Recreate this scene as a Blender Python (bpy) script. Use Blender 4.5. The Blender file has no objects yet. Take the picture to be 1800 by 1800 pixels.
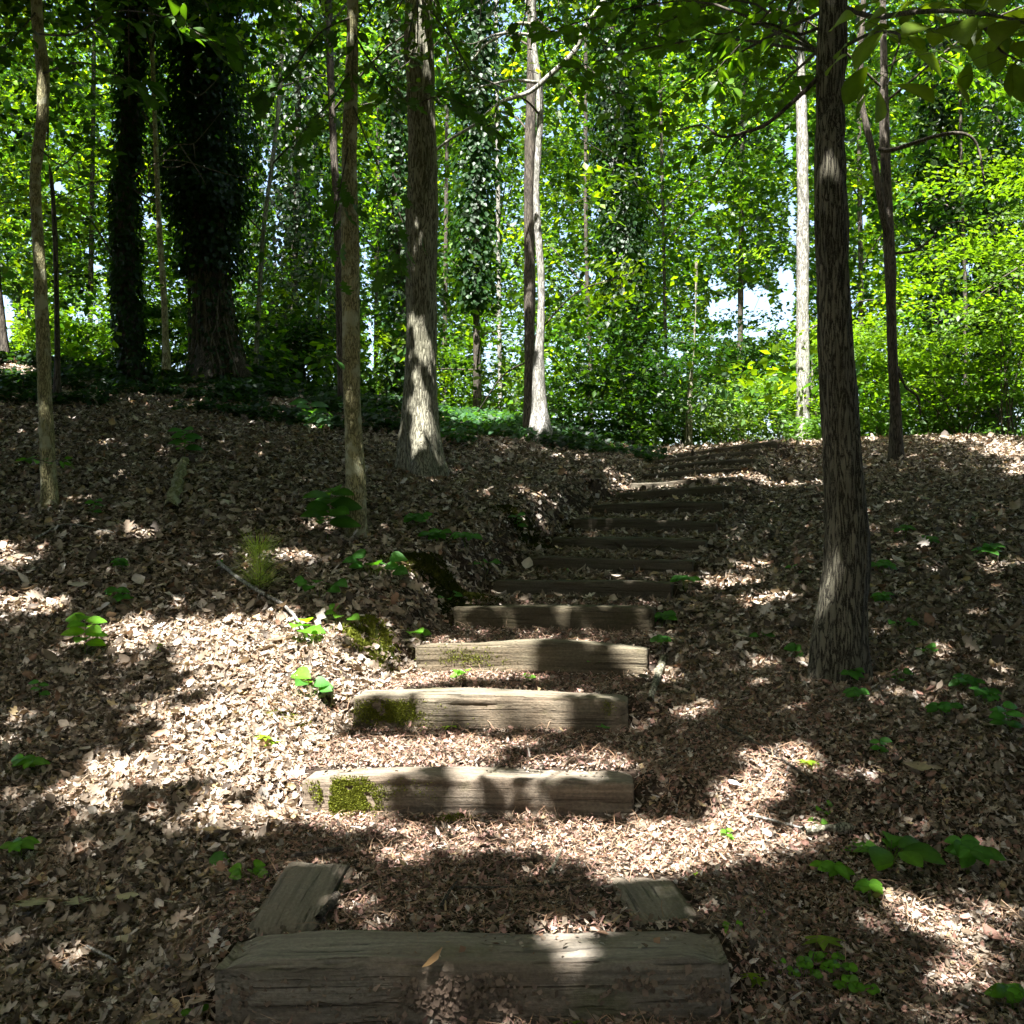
import bpy, math, random, time
import numpy as np
T0 = time.time()
rng = np.random.default_rng(7)
random.seed(7)
SC = bpy.context.scene
COL = SC.collection

# ------------------------------------------------------------------ camera, sky, sun, exposure
F, CX, HY, CZ = 1729.0, 900.0, 925.0, 1.5          # focal length in photo pixels, centre column, horizon row, eye height
cd = bpy.data.cameras.new('camera'); cam = bpy.data.objects.new('camera', cd); COL.objects.link(cam)
cam.location = (0, 0, CZ); cam.rotation_euler = (math.radians(90), 0, 0)
cd.sensor_width = 36; cd.lens = 36 * F / 1800; cd.shift_y = (HY - 900) / 1800
cd.clip_start = 0.05; cd.clip_end = 3000
SC.camera = cam

SUN_EL, SUN_AZ = math.radians(63), math.radians(200)   # azimuth clockwise from +Y: behind the camera, a little to the left
SUN = np.array([math.sin(SUN_AZ) * math.cos(SUN_EL), math.cos(SUN_AZ) * math.cos(SUN_EL), math.sin(SUN_EL)])
w = bpy.data.worlds.new('World'); SC.world = w; w.use_nodes = True
nt = w.node_tree; nt.nodes.clear()
sky = nt.nodes.new('ShaderNodeTexSky'); sky.sky_type = 'NISHITA'; sky.sun_disc = False
sky.sun_elevation = SUN_EL; sky.sun_rotation = SUN_AZ
sky.air_density = 1.0; sky.dust_density = 4.0; sky.ozone_density = 1.0
bg = nt.nodes.new('ShaderNodeBackground'); bg.inputs[1].default_value = 0.10
wo = nt.nodes.new('ShaderNodeOutputWorld')
nt.links.new(sky.outputs[0], bg.inputs[0]); nt.links.new(bg.outputs[0], wo.inputs[0])
sl = bpy.data.lights.new('sun', 'SUN'); sl.energy = 5.0; sl.angle = math.radians(0.53); sl.color = (1.0, 0.98, 0.95)
so = bpy.data.objects.new('sun', sl); COL.objects.link(so)
from mathutils import Vector
so.rotation_euler = Vector(SUN).to_track_quat('Z', 'Y').to_euler()
SC.view_settings.view_transform = 'Standard'; SC.view_settings.look = 'None'
SC.view_settings.exposure = 2.45; SC.view_settings.gamma = 1
SC.render.engine = 'CYCLES'
SC.cycles.use_denoising = True
SC.cycles.max_bounces = 6; SC.cycles.diffuse_bounces = 3; SC.cycles.glossy_bounces = 2
SC.cycles.transmission_bounces = 4; SC.cycles.transparent_max_bounces = 4
SC.cycles.caustics_reflective = False; SC.cycles.caustics_refractive = False
SC.cycles.sample_clamp_indirect = 6

# ------------------------------------------------------------------ small maths
def P(px, py, d):
    return np.array([(px - CX) * d / F, d, CZ - (py - HY) * d / F])
def topx(x, y, z):
    return CX + F * x / y, HY - F * (z - CZ) / y
def _h(i, j, k):
    n = (i * 374761393 + j * 668265263 + k * 2147483647 * 3 + 12345).astype(np.int64)
    n = (n ^ (n >> 13)) * 1274126177
    n = n ^ (n >> 16)
    return (n & 0xffffff) / float(0xffffff)
def noise3(x, y, z):
    x, y, z = np.broadcast_arrays(np.asarray(x, float), np.asarray(y, float), np.asarray(z, float))
    xi, yi, zi = np.floor(x).astype(np.int64), np.floor(y).astype(np.int64), np.floor(z).astype(np.int64)
    fx, fy, fz = x - xi, y - yi, z - zi
    fx, fy, fz = [f * f * (3 - 2 * f) for f in (fx, fy, fz)]
    r = 0
    for a in (0, 1):
        for b in (0, 1):
            for c in (0, 1):
                r = r + _h(xi + a, yi + b, zi + c) * (fx if a else 1 - fx) * (fy if b else 1 - fy) * (fz if c else 1 - fz)
    return r
def fbm(x, y, z, o=3):
    r, a, s = 0, 1, 0
    for k in range(o):
        r = r + a * noise3(x * 2 ** k + 17 * k, y * 2 ** k, z * 2 ** k); s += a; a *= .5
    return r / s
def unit(v): return v / np.maximum(np.linalg.norm(v, axis=-1, keepdims=True), 1e-9)
def frames(N, normals, jit):
    n = unit(np.broadcast_to(normals, (N, 3)) + rng.normal(size=(N, 3)) * jit)
    d = rng.normal(size=(N, 3)); d -= (d * n).sum(1, keepdims=True) * n; d = unit(d)
    return np.stack([np.cross(d, n), d, n], 2)           # columns: side, along, up
def frames_dir(D, normals, jit):
    D = unit(D); n = np.broadcast_to(normals, D.shape) + rng.normal(size=D.shape) * jit
    n = unit(n - (n * D).sum(1, keepdims=True) * D)
    return np.stack([np.cross(D, n), D, n], 2)

# ------------------------------------------------------------------ mesh and tagging helpers
def mk_mesh(name, V, Fc, mat, cols=None, smooth=False, mats=None, midx=None):
    me = bpy.data.meshes.new(name); V = np.asarray(V, np.float32); Fc = np.asarray(Fc, np.int32)
    n, k = Fc.shape
    me.vertices.add(len(V)); me.vertices.foreach_set('co', V.ravel())
    me.loops.add(n * k); me.loops.foreach_set('vertex_index', Fc.ravel())
    me.polygons.add(n); me.polygons.foreach_set('loop_start', np.arange(0, n * k, k, dtype=np.int32))
    me.polygons.foreach_set('loop_total', np.full(n, k, np.int32))
    if smooth: me.polygons.foreach_set('use_smooth', np.ones(n, bool))
    me.materials.append(mat)
    if cols is not None:
        c = np.ones((len(V), 4), np.float32); c[:, :3] = cols
        a = me.attributes.new('tint', 'FLOAT_COLOR', 'POINT'); a.data.foreach_set('color', c.ravel())
    me.update(calc_edges=True)
    return me
def mk_obj(name, me, parent=None, loc=(0, 0, 0)):
    o = bpy.data.objects.new(name, me); COL.objects.link(o); o.location = loc
    if parent is not None: o.parent = parent
    return o
def tag(o, label=None, cat=None, group=None, kind=None):
    if label: o['label'] = label
    if cat: o['category'] = cat
    if group: o['group'] = group
    if kind: o['kind'] = kind
    return o
def thing(name, base, label, cat, group=None):
    o = bpy.data.objects.new(name, None); COL.objects.link(o); o.location = tuple(map(float, base)); o.empty_display_size = .1
    return tag(o, label, cat, group)

class Soup:
    """triangles gathered for one mesh"""
    def __init__(s): s.V, s.F, s.C, s.n = [], [], [], 0
    def add(s, V, Fc, C):
        V = np.asarray(V, float); Fc = np.asarray(Fc, int)
        if Fc.shape[1] == 4: Fc = np.concatenate([Fc[:, [0, 1, 2]], Fc[:, [0, 2, 3]]])
        s.V.append(V); s.F.append(Fc + s.n); s.C.append(np.broadcast_to(C, V.shape)); s.n += len(V)
    def leaves(s, tpl, pos, R, size, col):
        tv, tf = tpl; N, K = len(pos), len(tv)
        if N == 0: return
        size = np.asarray(size, float)
        if size.ndim == 1: size = size[:, None]
        V = pos[:, None, :] + np.einsum('nij,kj->nki', R, tv) * (size[:, None, :] if size.shape[1] == 1 else 1) if size.shape[1] == 1 else \
            pos[:, None, :] + np.einsum('nij,nkj->nki', R, tv[None] * size[:, None, :])
        Fc = tf[None] + (np.arange(N) * K)[:, None, None]
        mr = np.where((np.abs(tv[:, 0]) < 1e-6) & (K > 8), 1.35, 1.0)      # paler midrib
        C = (np.broadcast_to(col, (N, 3))[:, None, :] * mr[None, :, None]).reshape(-1, 3)
        s.add(V.reshape(-1, 3), Fc.reshape(-1, 3), C)
    def build(s, name, mat, base=(0, 0, 0), smooth=False):
        V = np.concatenate(s.V) - np.asarray(base)
        return mk_mesh(name, V, np.concatenate(s.F), mat, np.concatenate(s.C), smooth)

def fan(outline, curl=0.0, cup=0.0, mid=None):
    """leaf with a midrib: outline is the right half from base to tip as (x,y); returns verts, tris"""
    o = np.array(outline, float); m = len(o)
    ys = o[:, 1]
    V = [[0, y, 0] for y in ys] + [[x, y, 0] for x, y in o[1:-1]] + [[-x, y, 0] for x, y in o[1:-1]]
    V = np.array(V); k = m - 2
    V[:, 2] += cup * np.abs(V[:, 0]) + curl * (V[:, 1] - .5) ** 2
    Fc = []
    for a, sg in ((m, 1), (m + k, -1)):
        side = [0] + [a + i for i in range(k)] + [m - 1]
        for i in range(m - 1):
            t = [[i, side[i], side[i + 1]], [i, side[i + 1], i + 1]]
            for q in t:
                if len(set(q)) == 3:
                    Fc.append(q if sg > 0 else q[::-1])
    return V, np.array(Fc)
T_FAR = (np.array([[0, 0, 0], [.3, .42, .05], [0, 1, -.06], [-.3, .42, .05]]), np.array([[0, 1, 2], [0, 2, 3]]))
T_WIDE = (np.array([[0, 0, 0], [.42, .35, .05], [.2, .85, 0], [0, 1, -.06], [-.2, .85, 0], [-.42, .35, .05]]), np.array([[0, 1, 2], [0, 2, 3], [0, 3, 4], [0, 4, 5]]))
T_OVAL = fan([(0, 0), (.2, .15), (.3, .38), (.28, .6), (.15, .84), (0, 1)], -.3, .12)
T_BIG = fan([(0, 0), (.1, .1), (.2, .3), (.27, .52), (.25, .72), (.12, .9), (0, 1)], -.35, .15)
T_HEART = fan([(0, .12), (.25, 0), (.45, .12), (.48, .35), (.35, .62), (.15, .85), (0, 1)], -.2, .15)
T_ROUND = fan([(0, .1), (.28, .02), (.48, .25), (.5, .55), (.3, .85), (0, .95)], -.15, .2)
def star(lobes=5, inner=.4, spread=2.1):
    V = [[0, 0, 0]]; n = lobes * 2 + 1
    for i in range(n):
        a = math.pi / 2 + spread * (2 * i / (n - 1) - 1) * 1.0
        r = (inner if i % 2 == 0 else (.62 + .38 * math.sin(max(0, math.pi * i / (n - 1)))))
        V.append([r * math.cos(a), .3 + r * math.sin(a) * .7, .0 if i % 2 else .05])
    V[0] = [0, .3, 0.04]
    Fc = [[0, i + 2, i + 1] for i in range(n - 1)]
    V.append([0, -.02, 0]); Fc += [[0, 1, n + 1], [0, n + 1, n]]
    return np.array(V), np.array([f[::-1] for f in Fc])
T_STAR = star()
T_OAK = fan([(0, 0), (.05, .1), (.2, .18), (.1, .28), (.33, .4), (.14, .5), (.36, .68), (.12, .72), (.16, .88), (0, 1)], .5, .2)
T_DRY1 = fan([(0, 0), (.18, .2), (.3, .45), (.2, .75), (0, 1)], .9, .5)
T_DRY2 = fan([(0, 0), (.2, .12), (.08, .3), (.3, .5), (.1, .7), (.12, .85), (0, 1)], -.8, -.45)
T_DRY3 = fan([(0, 0), (.12, .25), (.16, .6), (0, 1)], 1.6, .9)
T_CHIP = (np.array([[-.4, 0, 0], [.35, .1, .05], [.45, .8, -.03], [-.2, 1, .04]]), np.array([[0, 1, 2], [0, 2, 3]]))
T_STICK = (np.array([[-.5, 0, 0], [.5, 0, 0], [.2, .5, .25], [.4, 1, 0], [-.4, 1, 0], [-.8, .5, .25]]) , np.array([[0, 1, 2], [0, 2, 5], [5, 2, 3], [5, 3, 4]]))

# ------------------------------------------------------------------ materials
def newmat(name):
    m = bpy.data.materials.new(name); m.use_nodes = True; n = m.node_tree; n.nodes.clear()
    return m, n, n.nodes.new('ShaderNodeOutputMaterial')
def N_(n, t, **k):
    x = n.nodes.new(t)
    for a, b in k.items(): setattr(x, a, b)
    return x
def leafmat(name, rough=.45, trans=.5, tmul=(2.1, 2.0, .35), spec=.4):
    m, n, out = newmat(name)
    at = N_(n, 'ShaderNodeAttribute', attribute_name='tint')
    pr = N_(n, 'ShaderNodeBsdfPrincipled'); pr.inputs['Roughness'].default_value = rough
    pr.inputs['Specular IOR Level'].default_value = spec
    tr = N_(n, 'ShaderNodeBsdfTranslucent'); mu = N_(n, 'ShaderNodeMix', data_type='RGBA', blend_type='MULTIPLY')
    mu.inputs[0].default_value = 1; mu.inputs[7].default_value = (*tmul, 1)
    nz = N_(n, 'ShaderNodeTexNoise'); nz.inputs['Scale'].default_value = 60; nz.inputs['Detail'].default_value = 3
    tc = N_(n, 'ShaderNodeTexCoord'); n.links.new(tc.outputs['Object'], nz.inputs['Vector'])
    mr = N_(n, 'ShaderNodeMapRange'); mr.inputs[3].default_value = .75; mr.inputs[4].default_value = 1.25
    n.links.new(nz.outputs['Fac'], mr.inputs[0])
    mv = N_(n, 'ShaderNodeVectorMath', operation='SCALE'); n.links.new(at.outputs['Color'], mv.inputs[0]); n.links.new(mr.outputs[0], mv.inputs['Scale'])
    n.links.new(mv.outputs[0], pr.inputs['Base Color']); n.links.new(mv.outputs[0], mu.inputs[6])
    n.links.new(mu.outputs[2], tr.inputs['Color'])
    mx = N_(n, 'ShaderNodeMixShader'); mx.inputs[0].default_value = trans
    n.links.new(pr.outputs[0], mx.inputs[1]); n.links.new(tr.outputs[0], mx.inputs[2]); n.links.new(mx.outputs[0], out.inputs[0])
    return m
M_LEAF = leafmat('green_leaf')
M_LITTER = leafmat('dry_leaf', rough=.6, trans=.12, tmul=(1.1, .9, .6), spec=.25)
M_MOSS = leafmat('moss', rough=.9, trans=.25, tmul=(1, 1, .5), spec=.1)
M_CHIP = leafmat('wood_chip', rough=.85, trans=0.0, spec=.15)

def barkmat(name, dark, light, fx=55., fz=7., lichen=None, bump=.8, lo=.05, hi=.3):
    m, n, out = newmat(name)
    tc = N_(n, 'ShaderNodeTexCoord'); mp = N_(n, 'ShaderNodeMapping'); mp.inputs['Scale'].default_value = (fx, fx, fz)
    n.links.new(tc.outputs['Object'], mp.inputs[0])
    nz = N_(n, 'ShaderNodeTexNoise'); nz.inputs['Scale'].default_value = 1; nz.inputs['Detail'].default_value = 4; nz.inputs['Roughness'].default_value = .5
    nz.inputs['Distortion'].default_value = .6; n.links.new(mp.outputs[0], nz.inputs[0])
    sb = N_(n, 'ShaderNodeMath', operation='SUBTRACT'); sb.inputs[1].default_value = .5; n.links.new(nz.outputs[0], sb.inputs[0])
    ab = N_(n, 'ShaderNodeMath', operation='ABSOLUTE'); n.links.new(sb.outputs[0], ab.inputs[0])
    ml = N_(n, 'ShaderNodeMath', operation='MULTIPLY'); ml.inputs[1].default_value = 3.2; n.links.new(ab.outputs[0], ml.inputs[0])
    fn = N_(n, 'ShaderNodeTexNoise'); fn.inputs['Scale'].default_value = 170; fn.inputs['Detail'].default_value = 4; n.links.new(tc.outputs['Object'], fn.inputs[0])
    ms = N_(n, 'ShaderNodeMath', operation='MULTIPLY_ADD'); ms.inputs[1].default_value = .5; n.links.new(fn.outputs[0], ms.inputs[0]); n.links.new(ml.outputs[0], ms.inputs[2])
    m3 = N_(n, 'ShaderNodeMath', operation='SUBTRACT'); m3.inputs[1].default_value = .25; n.links.new(ms.outputs[0], m3.inputs[0])
    cr = N_(n, 'ShaderNodeValToRGB'); cr.color_ramp.elements[0].position = lo; cr.color_ramp.elements[1].position = hi
    mid = cr.color_ramp.elements.new((lo + hi) / 2); mid.color = (*[(a * .55 + b * .45) for a, b in zip(dark, light)], 1)
    cr.color_ramp.elements[0].color = (*dark, 1); cr.color_ramp.elements[-1].color = (*light, 1)
    n.links.new(m3.outputs[0], cr.inputs[0]); last = cr.outputs[0]
    for colr, sc_, p0, p1, am in (((lichen, 9, .52, .62, 1.),) if lichen else ()) + (((dark[0] * 1.6, dark[1] * 1.7, dark[2] * 1.4), 3.5, .45, .7, .45),):
        n2 = N_(n, 'ShaderNodeTexNoise'); n2.inputs['Scale'].default_value = sc_; n2.inputs['Detail'].default_value = 5
        n.links.new(tc.outputs['Object'], n2.inputs[0])
        r2 = N_(n, 'ShaderNodeValToRGB'); r2.color_ramp.elements[0].position = p0; r2.color_ramp.elements[1].position = p1; r2.color_ramp.elements[1].color = (am, am, am, 1)
        n.links.new(n2.outputs[0], r2.inputs[0])
        mx = N_(n, 'ShaderNodeMix', data_type='RGBA'); mx.inputs[7].default_value = (*colr, 1)
        n.links.new(r2.outputs[0], mx.inputs[0]); n.links.new(last, mx.inputs[6]); last = mx.outputs[2]
    pr = N_(n, 'ShaderNodeBsdfPrincipled'); pr.inputs['Roughness'].default_value = .85; pr.inputs['Specular IOR Level'].default_value = .2
    n.links.new(last, pr.inputs['Base Color'])
    bp = N_(n, 'ShaderNodeBump'); bp.inputs['Strength'].default_value = bump; bp.inputs['Distance'].default_value = .012
    n.links.new(m3.outputs[0], bp.inputs['Height']); n.links.new(bp.outputs[0], pr.inputs['Normal'])
    n.links.new(pr.outputs[0], out.inputs[0])
    return m
M_BARK = barkmat('furrowed_bark', (.022, .019, .013), (.19, .175, .125), fx=50, fz=6.5)
M_BARKG = barkmat('grey_bark', (.07, .065, .045), (.36, .34, .25), fx=42, fz=6)
M_BARKP = barkmat('pale_bark', (.09, .085, .07), (.42, .4, .36), fx=40, fz=8, bump=.5, lo=.02, hi=.34)
M_BARKD = barkmat('dark_bark', (.03, .025, .02), (.13, .11, .085), fx=40, fz=6)
M_BARKL = barkmat('lichen_bark', (.11, .1, .05), (.42, .38, .2), lichen=(.46, .45, .3), fx=60, fz=16)
M_VINE = barkmat('vine_stem', (.07, .06, .045), (.22, .19, .145), fx=80, fz=10)

TH = .22      # front-to-back thickness of a timber
def woodmat():
    m, n, out = newmat('weathered_timber')
    tc = N_(n, 'ShaderNodeTexCoord'); oi = N_(n, 'ShaderNodeObjectInfo')
    ad = N_(n, 'ShaderNodeVectorMath', operation='ADD'); n.links.new(tc.outputs['Object'], ad.inputs[0])
    sc = N_(n, 'ShaderNodeMath', operation='MULTIPLY'); sc.inputs[1].default_value = 37; n.links.new(oi.outputs['Random'], sc.inputs[0])
    n.links.new(sc.outputs[0], ad.inputs[1])
    def noise(scale, vec=(1, 1, 1), det=5, rough=.6):
        mp = N_(n, 'ShaderNodeMapping'); mp.inputs['Scale'].default_value = vec; n.links.new(ad.outputs[0], mp.inputs[0])
        z = N_(n, 'ShaderNodeTexNoise'); z.inputs['Scale'].default_value = scale; z.inputs['Detail'].default_value = det
        z.inputs['Roughness'].default_value = rough; n.links.new(mp.outputs[0], z.inputs[0]); return z.outputs[0]
    def ramp(src, a, b, ca, cb):
        r = N_(n, 'ShaderNodeValToRGB'); r.color_ramp.elements[0].position = a; r.color_ramp.elements[1].position = b
        r.color_ramp.elements[0].color = (*ca, 1); r.color_ramp.elements[1].color = (*cb, 1); n.links.new(src, r.inputs[0]); return r.outputs[0]
    def mix(f, a, b, mode='MIX'):
        x = N_(n, 'ShaderNodeMix', data_type='RGBA', blend_type=mode)
        for s, i in ((f, 0), (a, 6), (b, 7)):
            if isinstance(s, float): x.inputs[i].default_value = s
            elif isinstance(s, tuple): x.inputs[i].default_value = (*s, 1)
            else: n.links.new(s, x.inputs[i])
        return x.outputs[2]
    grain = noise(1.6, (1.2, 34, 34), 7, .65)
    wood = ramp(grain, .32, .66, (.07, .06, .048), (.38, .345, .285))
    crk = noise(1., (1.6, 60, 60), 3, .5)
    crack = ramp(crk, .34, .40, (1, 1, 1), (0, 0, 0))
    wood = mix(crack, wood, (.02, .016, .012))
    big = noise(2.4, (1, 1.5, 1.5), 4)
    wood = mix(ramp(big, .42, .66, (0, 0, 0), (.75, .75, .75)), wood, (.2, .145, .1))
    sp = noise(70, (1, 1, 1), 2)
    wood = mix(.55, wood, ramp(noise(110, (.6, 1, 1), 3), .3, .7, (.35, .35, .35), (1.5, 1.5, 1.5)), 'MULTIPLY')
    # splashed soil low on the front face
    sx = N_(n, 'ShaderNodeSeparateXYZ'); n.links.new(tc.outputs['Object'], sx.inputs[0])
    mr = N_(n, 'ShaderNodeMapRange'); mr.inputs[1].default_value = .02; mr.inputs[2].default_value = -.1; n.links.new(sx.outputs[2], mr.inputs[0])
    dz = N_(n, 'ShaderNodeMath', operation='ADD'); n.links.new(mr.outputs[0], dz.inputs[0])
    d2 = N_(n, 'ShaderNodeMath', operation='MULTIPLY_ADD'); d2.inputs[1].default_value = 1.6; d2.inputs[2].default_value = -.95; n.links.new(noise(5, (1, 2, 2), 5), d2.inputs[0])
    n.links.new(d2.outputs[0], dz.inputs[1]); dz.use_clamp = True
    soil = ramp(sp, .35, .65, (.09, .06, .04), (.22, .16, .115))
    wood = mix(dz.outputs[0], wood, soil)
    # trodden soil colour on the front, bleached wood on top
    fr = N_(n, 'ShaderNodeMapRange'); fr.inputs[1].default_value = -TH / 2 + .035; fr.inputs[2].default_value = -TH / 2 + .008; n.links.new(sx.outputs[1], fr.inputs[0])
    f2 = N_(n, 'ShaderNodeMath', operation='MULTIPLY'); f2.inputs[1].default_value = .62; n.links.new(fr.outputs[0], f2.inputs[0])
    wood = mix(f2.outputs[0], mix(.35, wood, (.4, .37, .32)), mix(.5, wood, soil))
    # green algae
    al = noise(3.1, (1.3, 2, 2), 4)
    wood = mix(ramp(al, .56, .74, (0, 0, 0), (.55, .55, .55)), wood, (.12, .13, .045))
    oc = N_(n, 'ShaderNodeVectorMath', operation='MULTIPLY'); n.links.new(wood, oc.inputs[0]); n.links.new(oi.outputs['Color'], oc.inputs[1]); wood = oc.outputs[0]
    pr = N_(n, 'ShaderNodeBsdfPrincipled'); pr.inputs['Roughness'].default_value = .8; pr.inputs['Specular IOR Level'].default_value = .25
    n.links.new(wood, pr.inputs['Base Color'])
    h = N_(n, 'ShaderNodeMath', operation='MULTIPLY_ADD'); h.inputs[1].default_value = .5; n.links.new(sp, h.inputs[0]); n.links.new(grain, h.inputs[2])
    h2 = N_(n, 'ShaderNodeMath', operation='SUBTRACT'); n.links.new(h.outputs[0], h2.inputs[0]); n.links.new(crack, h2.inputs[1])
    bp = N_(n, 'ShaderNodeBump'); bp.inputs['Strength'].default_value = 1.0; bp.inputs['Distance'].default_value = .009
    n.links.new(h2.outputs[0], bp.inputs['Height']); n.links.new(bp.outputs[0], pr.inputs['Normal'])
    n.links.new(pr.outputs[0], out.inputs[0]); return m
M_WOOD = woodmat()

def soilmat():
    m, n, out = newmat('forest_soil')
    tc = N_(n, 'ShaderNodeTexCoord')
    z = N_(n, 'ShaderNodeTexNoise'); z.inputs['Scale'].default_value = 38; z.inputs['Detail'].default_value = 8; z.inputs['Roughness'].default_value = .75
    n.links.new(tc.outputs['Object'], z.inputs[0])
    r = N_(n, 'ShaderNodeValToRGB'); r.color_ramp.elements[0].position = .35; r.color_ramp.elements[1].position = .68
    r.color_ramp.elements[0].color = (.018, .013, .009, 1); r.color_ramp.elements[1].color = (.12, .085, .062, 1); n.links.new(z.outputs[0], r.inputs[0])
    pr = N_(n, 'ShaderNodeBsdfPrincipled'); pr.inputs['Roughness'].default_value = .95; pr.inputs['Specular IOR Level'].default_value = .1
    n.links.new(r.outputs[0], pr.inputs['Base Color'])
    bp = N_(n, 'ShaderNodeBump'); bp.inputs['Distance'].default_value = .02; n.links.new(z.outputs[0], bp.inputs['Height']); n.links.new(bp.outputs[0], pr.inputs['Normal'])
    n.links.new(pr.outputs[0], out.inputs[0]); return m
M_SOIL = soilmat()

# ------------------------------------------------------------------ the step timbers (front top edge: left px, right px, distances)
#        Lx    Ly    Rx    Ry    dR     dL     hgt
STEPS = [(372, 1700, 1288, 1681, 2.60, 2.64, .20),
         (528, 1363, 1117, 1366, 4.02, 4.14, .20),
         (620, 1226, 1103, 1230, 4.93, 5.15, .195),
         (730, 1131, 1138, 1137, 5.80, 6.12, .21),
         (795, 1060, 1148, 1067, 6.66, 7.02, .21),
         (866, 1016, 1180, 1025, 7.42, 7.80, .195),
         (918, 975, 1217, 985, 8.12, 8.52, .185),
         (970, 943, 1240, 949, 8.86, 9.26, .18),
         (1003, 911, 1259, 915, 9.60, 10.0, .185),
         (1040, 888, 1270, 881, 10.3, 10.72, .17),
         (1085, 868, 1288, 854, 10.98, 11.4, .155),
         (1108, 848, 1304, 834, 11.6, 12.04, .145),
         (1128, 834, 1315, 820, 12.2, 12.65, .125),
         (1142, 819, 1328, 806, 12.8, 13.25, .125),
         (1152, 808, 1340, 791, 13.4, 13.85, .13),
         (1160, 801, 1366, 773, 13.95, 14.45, .16)]
SL = np.array([P(a, b, dl) for a, b, c, d, dr, dl, h in STEPS])
SR = np.array([P(c, d, dr) for a, b, c, d, dr, dl, h in STEPS])
AX = SR - SL; SLEN = np.linalg.norm(AX[:, :2], axis=1)
AX2 = AX[:, :2] / SLEN[:, None]; NF = np.stack([-AX2[:, 1], AX2[:, 0]], 1)     # forward (uphill) normals
SH = np.array([s[6] for s in STEPS])

# ------------------------------------------------------------------ terrain
CP = [P(*a) for a in [
    (0, 1800, 2.75), (900, 1800, 2.75), (1800, 1800, 2.75), (350, 1700, 3.05), (1320, 1700, 3.0), (1800, 1600, 3.5), (0, 1600, 3.5),
    (0, 1400, 4.3), (300, 1400, 4.3), (500, 1330, 4.5), (0, 1200, 5.6), (350, 1170, 5.6), (600, 1170, 5.5), (560, 1090, 6.2), (250, 1060, 6.6), (700, 1130, 6.0),
    (0, 1030, 6.9), (470, 1000, 7.1), (720, 1020, 7.1), (800, 1010, 7.5), (620, 950, 8.0), (85, 910, 8.3), (300, 880, 8.7), (880, 945, 8.4), (930, 910, 9.1),
    (745, 838, 11.0), (960, 870, 10.2), (1000, 845, 11.3), (1080, 818, 12.6), (500, 800, 10.5), (200, 800, 10.2), (0, 800, 10.2), (900, 812, 12.2), (600, 760, 12.3),
    (0, 715, 12.4), (150, 722, 12.4), (300, 735, 12.3), (450, 745, 12.3), (560, 752, 12.4), (850, 772, 13.6), (950, 778, 14.2), (1050, 792, 14.2),
    (1120, 800, 14.8), (1250, 790, 15.6), (0, 640, 15.5), (120, 655, 15.5), (250, 680, 15.5), (400, 660, 16.2), (550, 700, 16.0), (700, 722, 16.), (850, 745, 16.5), (1000, 775, 16.5),
    (1360, 790, 14.6), (1410, 780, 16), (1150, 1250, 5.1), (1165, 1150, 6.0), (1200, 1090, 6.9), (1240, 1010, 8.2), (1290, 940, 9.8), (1320, 890, 11.2), (1350, 850, 12.5), (1375, 815, 13.8),
    (1475, 1190, 5.3), (1300, 1330, 4.4), (1600, 1330, 4.3), (1800, 1330, 4.3), (1800, 1180, 5.4), (1650, 1080, 6.2), (1400, 1060, 6.7), (1800, 1000, 7.4), (1600, 940, 8.6), (1800, 900, 9.4),
    (1450, 860, 11.4), (1575, 812, 13), (1700, 800, 13.0), (1800, 810, 12.6), (1700, 775, 14.6), (1500, 779, 15.2), (1800, 780, 15.5)]]
for x in (-18, -10, -3, 4, 11, 18):
    CP += [np.array([x, 21, 2.55 + (.5 if x < -4 else 0)]), np.array([x, 30, 2.2]), np.array([x, 42, 2.0]), np.array([x, -2, .12]), np.array([x, -8, .1])]
for x, y, z in ((-9, 4, .3), (-12, 9, 1.6), (9, 4, .35), (12, 9, 1.3), (-15, 13, 3.0), (15, 14, 2.6), (-.8, 1.2, .13), (1, 0.5, .12)): CP.append(np.array([x, y, z]))
CP = np.array(CP)
def tps(r2): return .5 * r2 * np.log(np.maximum(r2, 1e-9))
_n = len(CP); _A = np.zeros((_n + 3, _n + 3))
_r2 = ((CP[:, None, :2] - CP[None, :, :2]) ** 2).sum(-1)
_A[:_n, :_n] = tps(_r2) + np.eye(_n) * .12; _A[:_n, _n] = 1; _A[:_n, _n + 1:] = CP[:, :2]; _A[_n, :_n] = 1; _A[_n + 1:, :_n] = CP[:, :2].T
_W = np.linalg.solve(_A, np.concatenate([CP[:, 2], [0, 0, 0]]))
def base_h(x, y):
    sh = np.shape(x); x = np.ravel(x); y = np.ravel(y)
    xc, yc = np.clip(x, -20, 20), np.clip(y, -9, 44); out = np.empty(len(x))
    for i in range(0, len(x), 20000):
        r2 = (xc[i:i + 20000, None] - CP[None, :, 0]) ** 2 + (yc[i:i + 20000, None] - CP[None, :, 1]) ** 2
        out[i:i + 20000] = tps(r2) @ _W[:_n] + _W[_n] + _W[_n + 1] * xc[i:i + 20000] + _W[_n + 2] * yc[i:i + 20000]
    out += (fbm(x * .9, y * .9, 3.1, 3) - .5) * .12
    return out.reshape(sh)
def smooth(t): t = np.clip(t, 0, 1); return t * t * (3 - 2 * t)
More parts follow.
